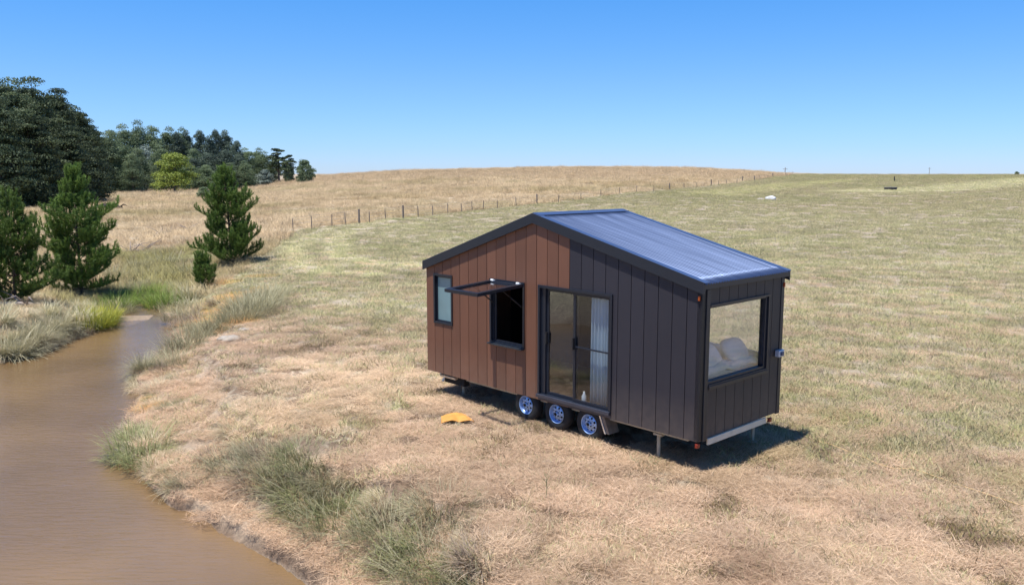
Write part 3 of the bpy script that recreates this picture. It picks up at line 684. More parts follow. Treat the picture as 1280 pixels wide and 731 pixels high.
far_tree('gbush',258,215,233,24,'low olive bush in the dry paddock below the forest','bush',base=249)
far_tree('gbush',1265,900,214.4,7,'tiny dark tree on the right horizon','tree')
for k,(a_,b_) in enumerate([(512,244),(502,257),(556,235),(568,233),(598,236),(607,235),(618,236),(632,251),(655,238),(663,236),(674,232),(699,233),(725,235),(738,231),(552,262),(480,238),(448,246),(430,252),(505,230),(530,231)]):
    tuft('brown',a_,b_,1.3+.5*RNG.random(),'small dark brown weed clump dotted in the dry paddock beyond the fence','dark weed clumps in the dry paddock',1.1)
# unseen side of the creek: pines the windows and the water mirror
for x,y in [(-48,8),(-52,20),(-45,-6),(-60,32),(-58,-2)]:
    k = used['dark']; used['dark'] = k+1; o = copy_tree(proto['dark'][k%3]); o.location = (x,y,-.1); o.scale = (.75,.75,.6); o.rotation_euler = (0,0,k)
    tag(o,'dark pine left of the creek, seen only as a reflection in the door glass','pine tree','pines left of the creek')

# ------------------------------------------------------------------ fence and far things
wood_grey = paint('weathered post timber', (.22,.18,.145), .9, amt=.3, scale=10)
steel = paint('galvanised steel', (.45,.46,.46), .45, .7, amt=.15, scale=8)
def fence():
    root = empty('wire_fence', (FENCE[0][0],FENCE[0][1],gz1(*FENCE[0]))); ox = np.array(root.location)
    tag(root,'long post and wire fence between the mown field and the dry paddock','fence')
    tops = []
    for k,(x,y) in enumerate(FENCE):
        z = gz1(x,y); big = k in (4,7,16,23,26,30,31,34); d = math.hypot(x,y); r = (.075 if big else .035)*(1+d/300); h = 1.3 if big else 1.1
        mb = MB(); mb.tube([(x-ox[0],y-ox[1],z-ox[2]-.3),(x-ox[0]+random.uniform(-.05,.05),y-ox[1],z-ox[2]+h)], r, 7, r*.92); mb.build('fence_post', wood_grey, root)
        tops.append((x-ox[0],y-ox[1],z-ox[2]))
    mb = MB()
    for h in (.35,.65,.95,1.15): mb.tube([(a,b,c+h) for a,b,c in tops], .008, 4)
    mb.build('wire', steel, root)
fence()
def pole(px, dist, ty, label):
    a = math.atan((px-640)/F); x = dist*math.sin(a); y = dist*math.cos(a); z = gz1(x,y); h = CAMZ+y*(HORY-ty)/F-z
    root = empty('power_pole',(x,y,z)); tag(root,label,'power pole','power poles on the horizon')
    mb = MB(); mb.tube([(0,0,-.5),(0,0,h)], .2, 8, .13); mb.build('pole', wood_grey, root)
    mb = MB(); mb.box(-1.1,1.1,-.06,.06,h-.9,h-.72); mb.build('crossarm', wood_grey, root)
pole(978,430,209.5,'power pole on the skyline just above the end of the fence'); pole(1156.5,700,209.5,'power pole on the flat horizon right of centre')
def trough():
    x,y = hit(1113,238); root = empty('water_trough',(x,y,gz1(x,y)), .3); root.scale = (.6,.6,.8)
    tag(root,'dark rimmed water trough beside the pale dirt track far right','trough')
    conc = paint('trough concrete',(.35,.33,.3),.9); dk = paint('dark rubber mat',(.03,.03,.03),.8)
    mb = MB(); mb.lathe_y([(0,0),(1,0),(1,0)], (0,0,0), 4); mb.bm.clear()
    n = 20; ring = lambda r,z: [mb.bm.verts.new((r*1.6*math.cos(t*2*math.pi/n), r*math.sin(t*2*math.pi/n), z)) for t in range(n)]
    rs = [ring(1.5,0),ring(1.5,.7),ring(1.38,.7),ring(1.38,.25)]
    for a,b in zip(rs,rs[1:]):
        for j in range(n): mb.bm.faces.new((a[j],a[(j+1)%n],b[(j+1)%n],b[j]))
    mb.bm.faces.new(rs[-1]); mb.build('basin', dk, root)
    mb = MB(); r1 = [mb.bm.verts.new((1.56*1.6*math.cos(t*.314),1.56*math.sin(t*.314),z)) for z in (.66,.78) for t in range(20)]; r2 = [mb.bm.verts.new((1.36*1.6*math.cos(t*.314),1.36*math.sin(t*.314),z)) for z in (.66,.78) for t in range(20)]
    for t in range(20):
        u = (t+1)%20
        mb.bm.faces.new((r1[t],r1[u],r1[20+u],r1[20+t])); mb.bm.faces.new((r2[u],r2[t],r2[20+t],r2[20+u])); mb.bm.faces.new((r1[20+t],r1[20+u],r2[20+u],r2[20+t])); mb.bm.faces.new((r1[t],r2[t],r2[u],r1[u]))
    mb.build('rim', conc, root)
    x,y = hit(1118,227); mb = MB(); mb.tube([(0,0,-.3),(0,.05,1.4)], .2, 8, .16); o = mb.build('marker_post', dk); o.location = (x,y,gz1(x,y)); tag(o,'stubby dark post standing behind the far water trough','post')
trough()
def lump(name, px, py, size, mat, label, cat, seed, sub=3, disp=.25, fl=.5):
    bm = bmesh.new(); bmesh.ops.create_icosphere(bm, subdivisions=sub, radius=1)
    from mathutils import noise
    for v in bm.verts:
        n = noise.noise(v.co*1.7+Vector((seed,0,0)))*disp+noise.noise(v.co*4+Vector((seed,3,0)))*disp*.5
        v.co = v.co*(1+n); v.co.z *= fl
    me = bpy.data.meshes.new(name); bm.to_mesh(me); bm.free(); me.materials.append(mat)
    for p in me.polygons: p.use_smooth = True
    o = bpy.data.objects.new(name, me); COL.objects.link(o); x,y = hit(px,py); o.location = (x,y,gz1(x,y)+size*fl*.3); o.scale = (size,)*3
    return tag(o,label,cat)
rockm = paint('pale rock',(.34,.29,.23),.85,amt=.25,scale=4,bump=.8,bscale=12)
lump('pale_rock',963,250,.85,paint('bleached rock',(.6,.59,.58),.8),'white boulder lying far out in the right field','rock',3)
lump('pale_rock',951,250.5,.55,rockm,'small greyish stone left of the white boulder','rock',5)
lump('pale_rock',287,424,.36,rockm,'pale flat rock on the bank edge above the creek','rock',8,3,.3,.25)
lump('pale_rock',305,413,.2,rockm,'small pale rock just behind the flat one on the bank','rock',9,3,.3,.35)
darksh = paint('black burnt wood',(.02,.017,.015),.9,amt=.3)
def log(px, py, L, r, rz, label, mat, name='fallen_log', cat='log', br=4, seed=0):
    g = random.Random(seed); x,y = hit(px,py); mb = MB()
    mb.tube([(-L/2,0,r*.6),(-L*.15,.1,r*1.3),(L*.2,-.1,r*1.5),(L/2,.1,r*.6)], r, 8, r*.5)
    for k in range(br):
        t = g.uniform(-.4,.45)*L; a = g.uniform(0,6.28); l = g.uniform(.3,.6)*L
        mb.tube([(t,0,r),(t+math.cos(a)*l*.5,math.sin(a)*l*.5,r+l*.35),(t+math.cos(a)*l,math.sin(a)*l,r+l*g.uniform(.1,.7))], r*.35, 5, r*.08)
    o = mb.build(name, mat, smooth=True); o.location = (x,y,gz1(x,y)); o.rotation_euler = (0,0,rz); return tag(o,label,cat)
log(136,262,3.6,.4,.2,'black fallen log in the dry grass below the dark pines',darksh,br=3,seed=2)
deadw = paint('bleached dead wood',(.30,.25,.23),.9,amt=.3,scale=9)
log(172,314,2.6,.09,.5,'bleached dead branch lying in the grass right of the largest young pine',deadw,'dead_branch','branch',9,3)
log(206,292,1.8,.08,1.2,'smaller dead branch between the two other grey branches on the slope',deadw,'dead_branch','branch',7,4)
log(236,288,2.0,.08,2.2,'dead grey branch lying left of the lone young pine',deadw,'dead_branch','branch',8,5)
log(12,384,2.0,.1,.3,'grey dead branch in the shade at the left edge bank',deadw,'dead_branch','branch',6,6)
# thin dead weed stalk in the foreground straw
def stalk(px,py,h,label):
    x,y = hit(px,py); mb = MB(); mb.tube([(0,0,0),(.02,0,h*.5),(.0,.02,h)], .008, 5, .004)
    for k in range(9):
        a = k*2.4; z = h*(.45+.06*k); mb.tube([(.01,0,z),(.05*math.cos(a),.05*math.sin(a),z+.06),(.08*math.cos(a),.08*math.sin(a),z+.12)], .005,4,.002)
    o = mb.build('weed_stalk', paint('dry stalk',(.33,.29,.15),.8)); o.location = (x,y,gz1(x,y)); tag(o,label,'weed')
stalk(682,628,.42,'single thin dry weed stalk standing in the foreground straw')
# clay coloured sheet
def cloth():
    n = 26; x,y = hit(569,524); cx = np.linspace(-1,1,n); U,Vv = np.meshgrid(cx,cx)
    X = U*.28*(1-.12*Vv); Y = Vv*.27*(1+.25*U); Z = .055+.010*np.sin(U*5+Vv*2)*.7+.03*(fbm(U.ravel()+5,Vv.ravel()+5,.4,3,3).reshape(n,n)-.5)*2; Z -= .03*(np.abs(U)**4+np.abs(Vv)**4)
    Z2 = Z-.006; i,j = np.meshgrid(np.arange(n-1),np.arange(n-1),indexing='ij'); Fq = np.stack([i*n+j,i*n+j+1,(i+1)*n+j+1,(i+1)*n+j],-1).reshape(-1,4)
    o = np_mesh('folded_cloth',np.stack([X.ravel(),Y.ravel(),Z.ravel()],1),Fq,paint('ochre cloth',(.58,.27,.055),.8,amt=.12,scale=7),smooth=True)
    m = o.modifiers.new('thick','SOLIDIFY'); m.thickness = .012
    o.location = (x,y,gz1(x,y)); o.rotation_euler = (0,0,.25); tag(o,'small ochre yellow cloth lying on the straw left of the wheels','cloth')
cloth()
def cord():
    pts = [hit(a,b) for a,b in [(1022,556),(1040,562),(1062,570),(1080,577),(1096,584),(1118,589),(1140,592),(1168,600),(1200,612),(1240,625),(1300,642)]]
    mb = MB(); mb.tube([(x,y,gz1(x,y)+.045) for x,y in pts], .007, 5)
    o = mb.build('garden_cord', paint('orange cord',(.62,.42,.2),.6)); tag(o,'thin faded orange cord lying in the grass right of the cabin','cord')
cord()

# ------------------------------------------------------------------ the cabin on its trailer
# local frame: x = -X (X runs from the near corner to the far left end), y = depth, z up from the ground
HOUSE = empty('tiny_house', (AX, AY, 0), math.atan2(-EX[1], -EX[0]))
tag(HOUSE, 'tiny cabin on a triple wheel trailer, half brown and half charcoal cladding', 'tiny house')
LN, WD = 7.02, 2.5; XR, ZR = 3.72, 3.40; ZE, ZL = 2.47, 2.285    # ridge place, heights of the wall under the roof
def topz(X): return ZE+(ZR-ZE)*X/XR if X <= XR else ZR-(ZR-ZL)*(X-XR)/(LN-XR)
brown = cladding('brown board cladding', (.150,.063,.034), .26, .28, 0)
char = cladding('charcoal board cladding', (.023,.021,.028), .24, .28, 0)
char_s = cladding('charcoal end cladding', (.034,.029,.028), .14, .29, 1)
trimm = paint('charcoal trim', (.015,.018,.025), .45, amt=.08, scale=3)
black = paint('black joint backing', (.006,.006,.007), .9)
alum = paint('dark window aluminium', (.012,.016,.026), .35, .0, amt=.06)
roofm0 = paint('plain blue grey flashing', (.10,.14,.25), .34, .6, amt=.1, scale=1.5)
roofm, nt_, b_, o_ = newmat('ribbed blue grey roof steel')
tc_ = N(nt_,'ShaderNodeTexCoord'); mp_ = N(nt_,'ShaderNodeMapping'); mp_.inputs['Scale'].default_value = (.35,9,.35); nt_.links.new(tc_.outputs['Object'],mp_.inputs[0])
n_ = N(nt_,'ShaderNodeTexNoise'); n_.inputs['Scale'].default_value = 1.2; n_.inputs['Detail'].default_value = 4; nt_.links.new(mp_.outputs[0],n_.inputs['Vector'])
r_ = N(nt_,'ShaderNodeMapRange'); r_.inputs[1].default_value = .3; r_.inputs[2].default_value = .7; r_.inputs[3].default_value = .30; r_.inputs[4].default_value = .44; nt_.links.new(n_.outputs[0],r_.inputs[0]); nt_.links.new(r_.outputs[0],b_.inputs['Roughness'])
r2_ = N(nt_,'ShaderNodeMapRange'); r2_.inputs[1].default_value = .3; r2_.inputs[2].default_value = .7; r2_.inputs[3].default_value = .86; r2_.inputs[4].default_value = 1.12; nt_.links.new(n_.outputs[0],r2_.inputs[0])
v_ = N(nt_,'ShaderNodeVectorMath',operation='SCALE'); v_.inputs[0].default_value = (.08,.112,.20); nt_.links.new(r2_.outputs[0],v_.inputs['Scale']); nt_.links.new(v_.outputs[0],b_.inputs['Base Color']); b_.inputs['Metallic'].default_value = .6
inner = paint('interior lining', (.13,.12,.10), .8)
floorm = paint('interior timber floor', (.20,.12,.07), .6, amt=.2, scale=3)
gl = glass('window glass', (.72,.75,.77), 1.52, 0, 2.6)
gl2 = glass('front window glass', (.93,.94,.94), 1.52, 0, 2.2)
def HB(mb, name, mat, parent=HOUSE, **k):
    for v in mb.bm.verts: v.co.z += FLOORZ
    return mb.build(name, mat, parent, mirror=True, **k)
def wall_cols(mb, edges, gap, a, b, zb, top, openings, axis='y', cut=None):
    """vertical boards between edges, leaving out openings (p0,p1,z0,z1)"""
    for e0, e1 in zip(edges, edges[1:]):
        s0, s1 = e0+gap/2, e1-gap/2
        cuts = sorted({s0, s1, *[o[i] for o in openings for i in (0,1) if s0 < o[i] < s1], *([XR] if axis == 'y' and s0 < XR < s1 else [])})
        for c0, c1 in zip(cuts, cuts[1:]):
            mid = (c0+c1)/2; zs = [zb]
            for o in sorted([o for o in openings if o[0] <= mid <= o[1]], key=lambda o:o[2]): zs += [o[2], o[3]]
            for k in range(0, len(zs), 2):
                z0 = zs[k]
                if k+1 < len(zs): p = [(c0,z0),(c1,z0),(c1,zs[k+1]),(c0,zs[k+1])]
                else: p = [(c0,z0),(c1,z0),(c1,top(c1)),(c0,top(c0))]
                mb.poly_prism(p, axis, a, b)
W1 = (6.16,6.73,1.11,2.12); W2 = (4.0,4.93,.94,2.17); DR = (1.82,3.58,.10,2.18); W3 = (.13,1.97,.90,2.17)
front = [W1,W2,DR]
BS = 2.82
be = [BS+(LN-BS)*k/15 for k in range(16)]
mb = MB(); wall_cols(mb, be, .012, 0, .018, 0, lambda X: topz(X), front); HB(mb, 'front_cladding', brown); bpy.context.scene.objects  # brown half
COL.objects[-1]['label'] = 'brown board cladding on the left half of the long wall'
de = [BS*k/10 for k in range(11)]; de[0] = .02
mb = MB(); wall_cols(mb, de, .012, 0, .018, 0, lambda X: topz(X), front); HB(mb, 'front_cladding', char)
COL.objects[-1]['label'] = 'charcoal board cladding on the right half of the long wall'
mb = MB(); wall_cols(mb, [.02,LN], 0, .018, .1, .01, lambda X: topz(X), front); HB(mb, 'front_wall', black)
mb = MB(); wall_cols(mb, [.1,LN-.1], 0, .1, .112, .12, lambda X: topz(X)-.02, front); HB(mb, 'interior_lining', inner)
mb = MB(); wall_cols(mb, [0,LN], 0, WD-.1, WD, 0, topz, [(.3,2.1,1.0,2.1)]); HB(mb, 'rear_wall', char)
rw = empty('added_rear_window'); rw.parent = HOUSE  # unseen window, added with its wall opening to let sky light onto the bed
mb = MB(); mb.box(.3,.35,WD-.09,WD+.02,1.0,2.1); mb.box(2.05,2.1,WD-.09,WD+.02,1.0,2.1); mb.box(.35,2.05,WD-.09,WD+.02,1.0,1.05); mb.box(.35,2.05,WD-.09,WD+.02,2.05,2.1); HB(mb,'frame',alum,rw)
mb = MB(); mb.box(.35,2.05,WD-.05,WD-.044,1.05,2.05); HB(mb,'pane',gl2,rw)
# near end wall: boards stand in X = 0 .. .018
se = [.205+(2.40-.205)*k/8 for k in range(9)]
mb = MB(); wall_cols(mb, se, .012, 0., .018, .02, lambda y: ZE, [W3], 'x'); HB(mb, 'end_cladding', char_s)
mb = MB(); wall_cols(mb, [.10,2.39], 0, .02, .1, .03, lambda y: ZE, [W3], 'x'); HB(mb, 'end_wall', black)
mb = MB(); mb.poly_prism([(LN-.1,0),(LN,0),(LN,ZL),(LN-.1,ZL)],'y',.1,WD-.1); HB(mb, 'end_wall', brown)
mb = MB(); mb.box(-.004,.09,.0,.098,-.0,ZE); HB(mb, 'corner_trim', paint('black corner rubber',(.008,.009,.012),.5), bevel=.006)
mb = MB(); mb.box(-.024,.012,.10,.20,-.01,ZE-.02); HB(mb, 'corner_trim', trimm, bevel=.004)
mb = MB(); mb.box(-.012,.09,2.405,WD+.004,0,ZE-.02); HB(mb, 'corner_trim', trimm, bevel=.004)
# floor, chassis
mb = MB(); mb.box(.1,LN-.1,.112,WD-.1,.0,.10); HB(mb, 'floor', floorm)
mb = MB(); mb.box(.12,LN-.12,.112,WD-.1,-.03,-.002); HB(mb, 'underfloor', paint('pale underfloor panel',(.30,.26,.2),.7))
galv = paint('galvanised chassis', (.40,.36,.28), .55, .3, amt=.15, scale=8)
mb = MB()
for y in (.16,.75,1.7,2.25): mb.box(.3,LN-.25,y,y+.05,-.085,-.033)
for X in np.arange(.4,LN-.3,.65): mb.box(X,X+.05,.165,2.25,-.075,-.034)
HB(mb, 'chassis', galv)
mb = MB(); mb.box(LN-.45,LN-.05,.3,.42,-.16,-.04); mb.box(LN-.1,LN+.9,1.15,1.3,-.18,-.05); mb.tube([(LN-.25,.36,-.1),(LN-.15,.3,-.28)],.03); HB(mb,'drawbar',paint('white painted steel',(.7,.7,.68),.5))
mb = MB(); mb.box(-.035,-.0,.24,2.02,-.09,.015); HB(mb, 'bumper_beam', paint('cream painted beam',(.55,.52,.42),.5), bevel=.004)
# roof ----------------------------------------------------
OV = .06; RT = .11     # eave overhang, roof above wall line
def roof_line(X): 
    return (ZR+RT)+((ZE-ZR)/XR)*(XR-X) if X <= XR else (ZR+RT)-((ZR-ZL)/(LN-XR))*(X-XR)
roof = empty('roof'); roof.parent = HOUSE
def corr(X0, X1, name):
    y = np.arange(-.02, WD+.045, .0095); z = .012*np.sin(y*2*np.pi/.0762)+.003*(np.abs(((y+.02)%.762)-.02) < .012)
    V = []; nx = 14
    for X in np.linspace(X0,X1,nx):
        V.append(np.stack([np.full(len(y),-X), y, roof_line(X)+z+FLOORZ],1))
    for X in np.linspace(X1,X0,2): pass
    V = np.concatenate(V); n = len(y); i,j = np.meshgrid(np.arange(nx-1),np.arange(n-1),indexing='ij')
    Fq = np.stack([i*n+j,i*n+j+1,(i+1)*n+j+1,(i+1)*n+j],-1).reshape(-1,4)
    o = np_mesh(name,V,Fq,roofm,roof,smooth=True); m = o.modifiers.new('thick','SOLIDIFY'); m.thickness = .003; return o
corr(-OV-.03,XR,'roof_sheet'); corr(XR,LN+OV,'roof_sheet')
def slope_strip(mb, X0, X1, y0, y1, dz0, dz1):
    mb.poly_prism([(X0,roof_line(X0)+dz0),(X1,roof_line(X1)+dz0),(X1,roof_line(X1)+dz1),(X0,roof_line(X0)+dz1)],'y',y0,y1)
mb = MB(); slope_strip(mb,-OV-.02,XR,-.055,.075,.011,.017); slope_strip(mb,XR,LN+OV,-.055,.075,.011,.017); HB(mb,'edge_flashing',roofm0,roof)
mb = MB(); slope_strip(mb,-OV-.02,XR,WD-.05,WD+.09,.011,.017); slope_strip(mb,XR,LN+OV,WD-.05,WD+.09,.011,.017); HB(mb,'edge_flashing',roofm0,roof)
mb = MB(); slope_strip(mb,XR-.16,XR,-.03,WD+.07,.018,.026); slope_strip(mb,XR,XR+.16,-.03,WD+.07,.018,.026); HB(mb,'ridge_cap',roofm0,roof)
mb = MB(); slope_strip(mb,-.01,XR,.02,WD-.02,-.085,-.02); slope_strip(mb,XR,LN,.02,WD-.02,-.085,-.02); HB(mb,'ceiling_panel',inner,roof)
for y0,y1 in ((-.06,-.024),(WD+.06,WD+.096)):
    mb = MB(); slope_strip(mb,-OV,XR,y0,y1,-.17,.012); slope_strip(mb,XR,LN+OV,y0,y1,-.17,.012); HB(mb,'bargeboard',trimm,roof)
mb = MB(); slope_strip(mb,-OV,XR,-.022,-.002,-.13,-.10); slope_strip(mb,XR,LN+OV,-.022,-.002,-.13,-.10); HB(mb,'soffit_trim',trimm,roof)
ez = roof_line(-OV)
mb = MB(); mb.box(-OV,-OV+.03,-.023,WD+.059,ez-.10,ez-.012); HB(mb,'fascia',trimm,roof)
mb = MB(); mb.box(-OV+.031,0.018,-.0,WD,ez-.095,ez-.07); HB(mb,'soffit',trimm,roof)
ez = roof_line(LN+OV)
mb = MB(); mb.box(LN+OV-.03,LN+OV,-.023,WD+.059,ez-.14,ez-.012); HB(mb,'fascia',trimm,roof)
# windows ---------------------------------------------------
def frame_front(mb, w, y0, y1, t, zt=None):
    x0,x1,z0,z1 = w; mb.box(x0,x0+t,y0,y1,z0,z1); mb.box(x1-t,x1,y0,y1,z0,z1); mb.box(x0+t,x1-t,y0,y1,z0,z0+t); mb.box(x0+t,x1-t,y0,y1,z1-t,z1)
def grow_w(w, e): return (w[0]-e,w[1]+e,w[2]-e,w[3]+e)
def window(name, w, t=.05, parent=HOUSE):
    r = empty(name); r.parent = parent
    mb = MB(); frame_front(mb, grow_w(w,.03), -.022, -.003, .045); frame_front(mb, w, -.003, .10, .012); frame_front(mb, grow_w(w,-.012), .03, .075, t); HB(mb,'frame',alum,r,bevel=.002)
    return r
w1 = window('small_window', W1, .035)
fro = paint('frosted window film',(.17,.27,.285),.25,0,amt=.1,scale=2)
mb = MB(); x0,x1,z0,z1 = grow_w(W1,-.047); mb.box(x0,x1,.05,.056,z0,z1); HB(mb,'pane',fro,w1)
w2 = window('awning_window', W2, .03)
w2.children[0]['label'] = 'window frame under the raised sash'
mb = MB(); mb.box(W2[1]-.10,W2[1]-.045,.045,.07,W2[2]+.045,W2[3]-.045); HB(mb,'inner_frame',alum,w2)
mb = MB(); mb.box(W2[0]-.03,W2[1]+.03,-.10,-.023,W2[2]-.045,W2[2]-.012); HB(mb,'sill',paint('sill aluminium',(.06,.07,.085),.3,.6),w2,bevel=.004)
# raised sash, hinged at the head and held almost level
sash = empty('sash'); sash.parent = w2; sash['label'] = 'glazed sash propped open almost level'
SL = 1.15; zh, zo = 2.145, 2.07
def sp(X, s, dz=0): return (X, -.03-s*SL*.997, zh+(zo-zh)*s+dz)
def sash_bar(mb, Xa, sa, Xb, sb, w, th):
    a = Vector(sp(Xa,sa)); b = Vector(sp(Xb,sb)); mb_ = mb
    d = (b-a).normalized(); nrm = Vector((0,(zo-zh)/SL*-1,-1)).normalized(); side = d.cross(nrm).normalized()
    vs = []
    for p in (a,b):
        for q in ((-1,-1),(1,-1),(1,1),(-1,1)): vs.append(mb.bm.verts.new(p+side*w/2*q[0]+nrm*th/2*q[1]))
    for f in ((0,1,2,3),(7,6,5,4),(0,4,5,1),(1,5,6,2),(2,6,7,3),(3,7,4,0)): mb.bm.faces.new([vs[i] for i in f])
x0, x1 = W2[0]+.0, W2[1]-.0
mb = MB(); sash_bar(mb,x0+.04,0,x0+.04,1,.095,.06); sash_bar(mb,x1-.04,0,x1-.04,1,.095,.06); sash_bar(mb,x0+.08,.03,x1-.08,.03,.07,.05); sash_bar(mb,x0+.08,.96,x1-.08,.96,.095,.06); HB(mb,'sash_frame',alum,sash)
mb = MB(); sash_bar(mb,x0+.08,.5,x1-.08,.5,SL*.87,.006); HB(mb,'pane',glass('sash glass',(.95,.96,.96),1.52,0,1.2),sash)
for X in (x0+.1,x1-.1):
    mb = MB(); mb.box(X-.045,X+.045,-.075,-.024,zh+.012,zh+.035); mb.tube([(X-.04,-.06,zh+.04),(X+.04,-.06,zh+.04)],.014,8); HB(mb,'hinge',paint('white hinge plastic',(.85,.85,.85),.4),sash)
for X in (x0+.06,x1-.06):
    mb = MB(); a = sp(X,.42,-.02); mb.tube([(X,.0,zh-.42),tuple((Vector(a)+Vector((X,0,zh-.42)))/2)],.013,8); mb.tube([tuple((Vector(a)+Vector((X,0,zh-.42)))/2),a],.007,8); HB(mb,'gas_strut',trimm,sash)
# sliding door
dr = empty('sliding_door'); dr.parent = HOUSE
mb = MB(); frame_front(mb, grow_w(DR,.02), -.03, -.003, .05); frame_front(mb, DR, -.003, .10, .03); HB(mb,'frame',alum,dr,bevel=.002)
mb = MB(); mb.box(DR[0]-.02,DR[1]+.02,-.075,-.031,DR[2]-.03,DR[2]+.03); mb.box(DR[0]-.02,DR[1]+.02,-.015,-.0005,DR[2]-.085,DR[2]-.031); HB(mb,'threshold',paint('threshold aluminium',(.07,.075,.10),.35,.5),dr,bevel=.004)
xm = 2.70; z0,z1 = DR[2]+.03, DR[3]-.03
def leaf_panel(name, xa, xb, y, hx, rail, gm):
    r = empty(name); r.parent = dr; mb = MB(); frame_front(mb,(xa,xb,z0,z1),y,y+.035,.055)
    if rail: mb.box(xa+.055,xb-.055,y-.004,y+.03,1.14,1.165)
    HB(mb,'door_frame',alum,r,bevel=.002)
    mb = MB(); mb.box(xa+.055,xb-.055,y+.014,y+.020,z0+.055,z1-.055); HB(mb,'pane',gm,r)
    mb = MB(); mb.box(hx-.014,hx+.014,y-.05,y-.005,1.10,1.32); HB(mb,'handle',black,r,bevel=.004); return r
leaf_panel('door_panel', xm-.03, DR[1]-.14, .055, DR[1]-.165, False, gl); leaf_panel('door_panel', DR[0]+.03, xm+.03, .012, xm+.0, True, glass('screen door glass',(.90,.92,.93),1.5,0,1.2))
mb = MB(); mb.box(DR[1]-.14,DR[1]-.03,.02,.10,z0,z1); HB(mb,'jamb',alum,dr)
# end window
w3 = empty('end_window'); w3.parent = HOUSE
def frame_end(mb, w, xa, xb, t):
    y0,y1,z0_,z1_ = w; mb.box(xa,xb,y0,y0+t,z0_,z1_); mb.box(xa,xb,y1-t,y1,z0_,z1_); mb.box(xa,xb,y0+t,y1-t,z0_,z0_+t); mb.box(xa,xb,y0+t,y1-t,z1_-t,z1_)
mb = MB(); mb.box(-.03,-.003,1.965,2.0,W3[2]-.03,W3[3]+.03); mb.box(-.03,-.003,.205,1.965,W3[2]-.03,W3[2]+.005); mb.box(-.03,-.003,.205,1.965,W3[3]-.005,W3[3]+.03); mb.box(-.002,.10,W3[1]-.07,W3[1],W3[2],W3[3]); mb.box(-.002,.10,.205,W3[1]-.07,W3[2],W3[2]+.05); mb.box(-.002,.10,.205,W3[1]-.07,W3[3]-.03,W3[3]); mb.box(.03,.10,.13,.205,W3[2],W3[3]); HB(mb,'frame',alum,w3,bevel=.002)
mb = MB(); mb.box(-.045,-.0305,.205,2.0,W3[2]-.075,W3[2]-.02); HB(mb,'sill',alum,w3,bevel=.003)
mb = MB(); mb.box(.05,.056,.20,W3[1]-.07,W3[2]+.05,W3[3]-.03); HB(mb,'pane',gl2,w3)
# lights, lock box
amber = paint('amber lens',(.38,.07,.008),.3); redl = paint('red lens',(.22,.025,.012),.4)
for X,Y,Z,m,s in ((.045,-.02,2.33,amber,0),(-.02,2.47,2.33,amber,1),(.03,.03,-.07,redl,0),(-.0,2.2,-.07,redl,1)):
    mb = MB(); mb.box(X-.018,X+.018,Y-.014,Y+.014,Z-.05,Z+.03) if m is amber else mb.box(X-.025,X+.025,Y-.04,Y+.04,Z-.035,Z+.035); HB(mb,'marker_light',m,bevel=.008)
lb = empty('socket_box'); lb.parent = HOUSE
mb = MB(); mb.box(-.10,-.012,2.26,2.44,1.06,1.18); HB(mb,'casing',paint('silver grey plastic',(.45,.50,.58),.3,.3),lb,bevel=.012)
mb = MB(); mb.box(-.125,-.10,2.30,2.38,1.09,1.15); HB(mb,'cover',paint('dark blue lid',(.03,.05,.12),.4),lb,bevel=.004)
# wheels
tyrem = paint('tyre rubber',(.014,.014,.015),.8,amt=.15,scale=12); rimm = paint('satin rim steel',(.36,.50,.76),.42,.7,amt=.1,scale=20)
def wheel(X, Z):
    r = empty('wheel'); r.parent = HOUSE; c = (X,.05,Z)
    mb = MB(); mb.lathe_y([(.185,.01),(.20,.0),(.25,-.004),(.30,.012),(.32,.04),(.32,.15),(.30,.185),(.2,.19),(.185,.18)], c, 40); HB(mb,'tyre',tyrem,r,smooth=True)
    mb = MB(); n = 40
    prof = [(.184,.0),(.178,-.006),(.170,.0),(.160,.032),(.152,.045)]
    mb.lathe_y(prof+[(.152,.16)],(c[0],c[1],c[2]),n)
    # dished disc with eight round windows
    H_ = 8
    def dpt(rr, a): 
        y = .045-.028*(1-((rr-.06)/.092)**2) if rr > .06 else .017
        return (c[0]+rr*math.cos(a), c[1]+y, c[2]+rr*math.sin(a))
    for k in range(H_):
        a0 = 2*math.pi*k/H_; da = 2*math.pi/H_; hc = .118; hr = .021; m_ = 12
        inner_ = []; outer_ = []
        for q in range(m_):
            t = 2*math.pi*q/m_; rr = hc+hr*math.cos(t); aa = a0+da/2+hr*math.sin(t)/hc
            inner_.append(mb.bm.verts.new(dpt(rr,aa)))
            s_ = 1/max(abs(math.cos(t)),abs(math.sin(t))); rr2 = hc+.0339*max(-1,min(1,math.cos(t)*s_)); rr2 = {True:rr2}[True]
            aa2 = a0+da/2+da/2*max(-1,min(1,math.sin(t)*s_)); outer_.append(mb.bm.verts.new(dpt(rr2,aa2)))
        for q in range(m_): mb.bm.faces.new((inner_[q],inner_[(q+1)%m_],outer_[(q+1)%m_],outer_[q]))
    mb.lathe_y([(.1519,.045),(.1519,.0449)],c,n); mb.lathe_y([(.084,dpt(.084,0)[1]-c[1]),(.055,.015),(.045,-.01),(.035,-.022),(.012,-.024)],c,n)
    HB(mb,'rim',rimm,r,smooth=False)
    mb = MB(); mb.tube([(c[0],c[1]-.03,c[2]),(c[0],c[1]+.1,c[2])],.03,12)
    for k in range(5): a = k*1.2566; mb.tube([(c[0]+.055*math.cos(a),c[1]-.012,c[2]+.055*math.sin(a)),(c[0]+.055*math.cos(a),c[1]+.03,c[2]+.055*math.sin(a))],.009,6)
    HB(mb,'hub',black,r); return r
for X,Z in ((3.99,-.195),(3.17,-.205),(2.36,-.225)):
    wheel(X,Z)
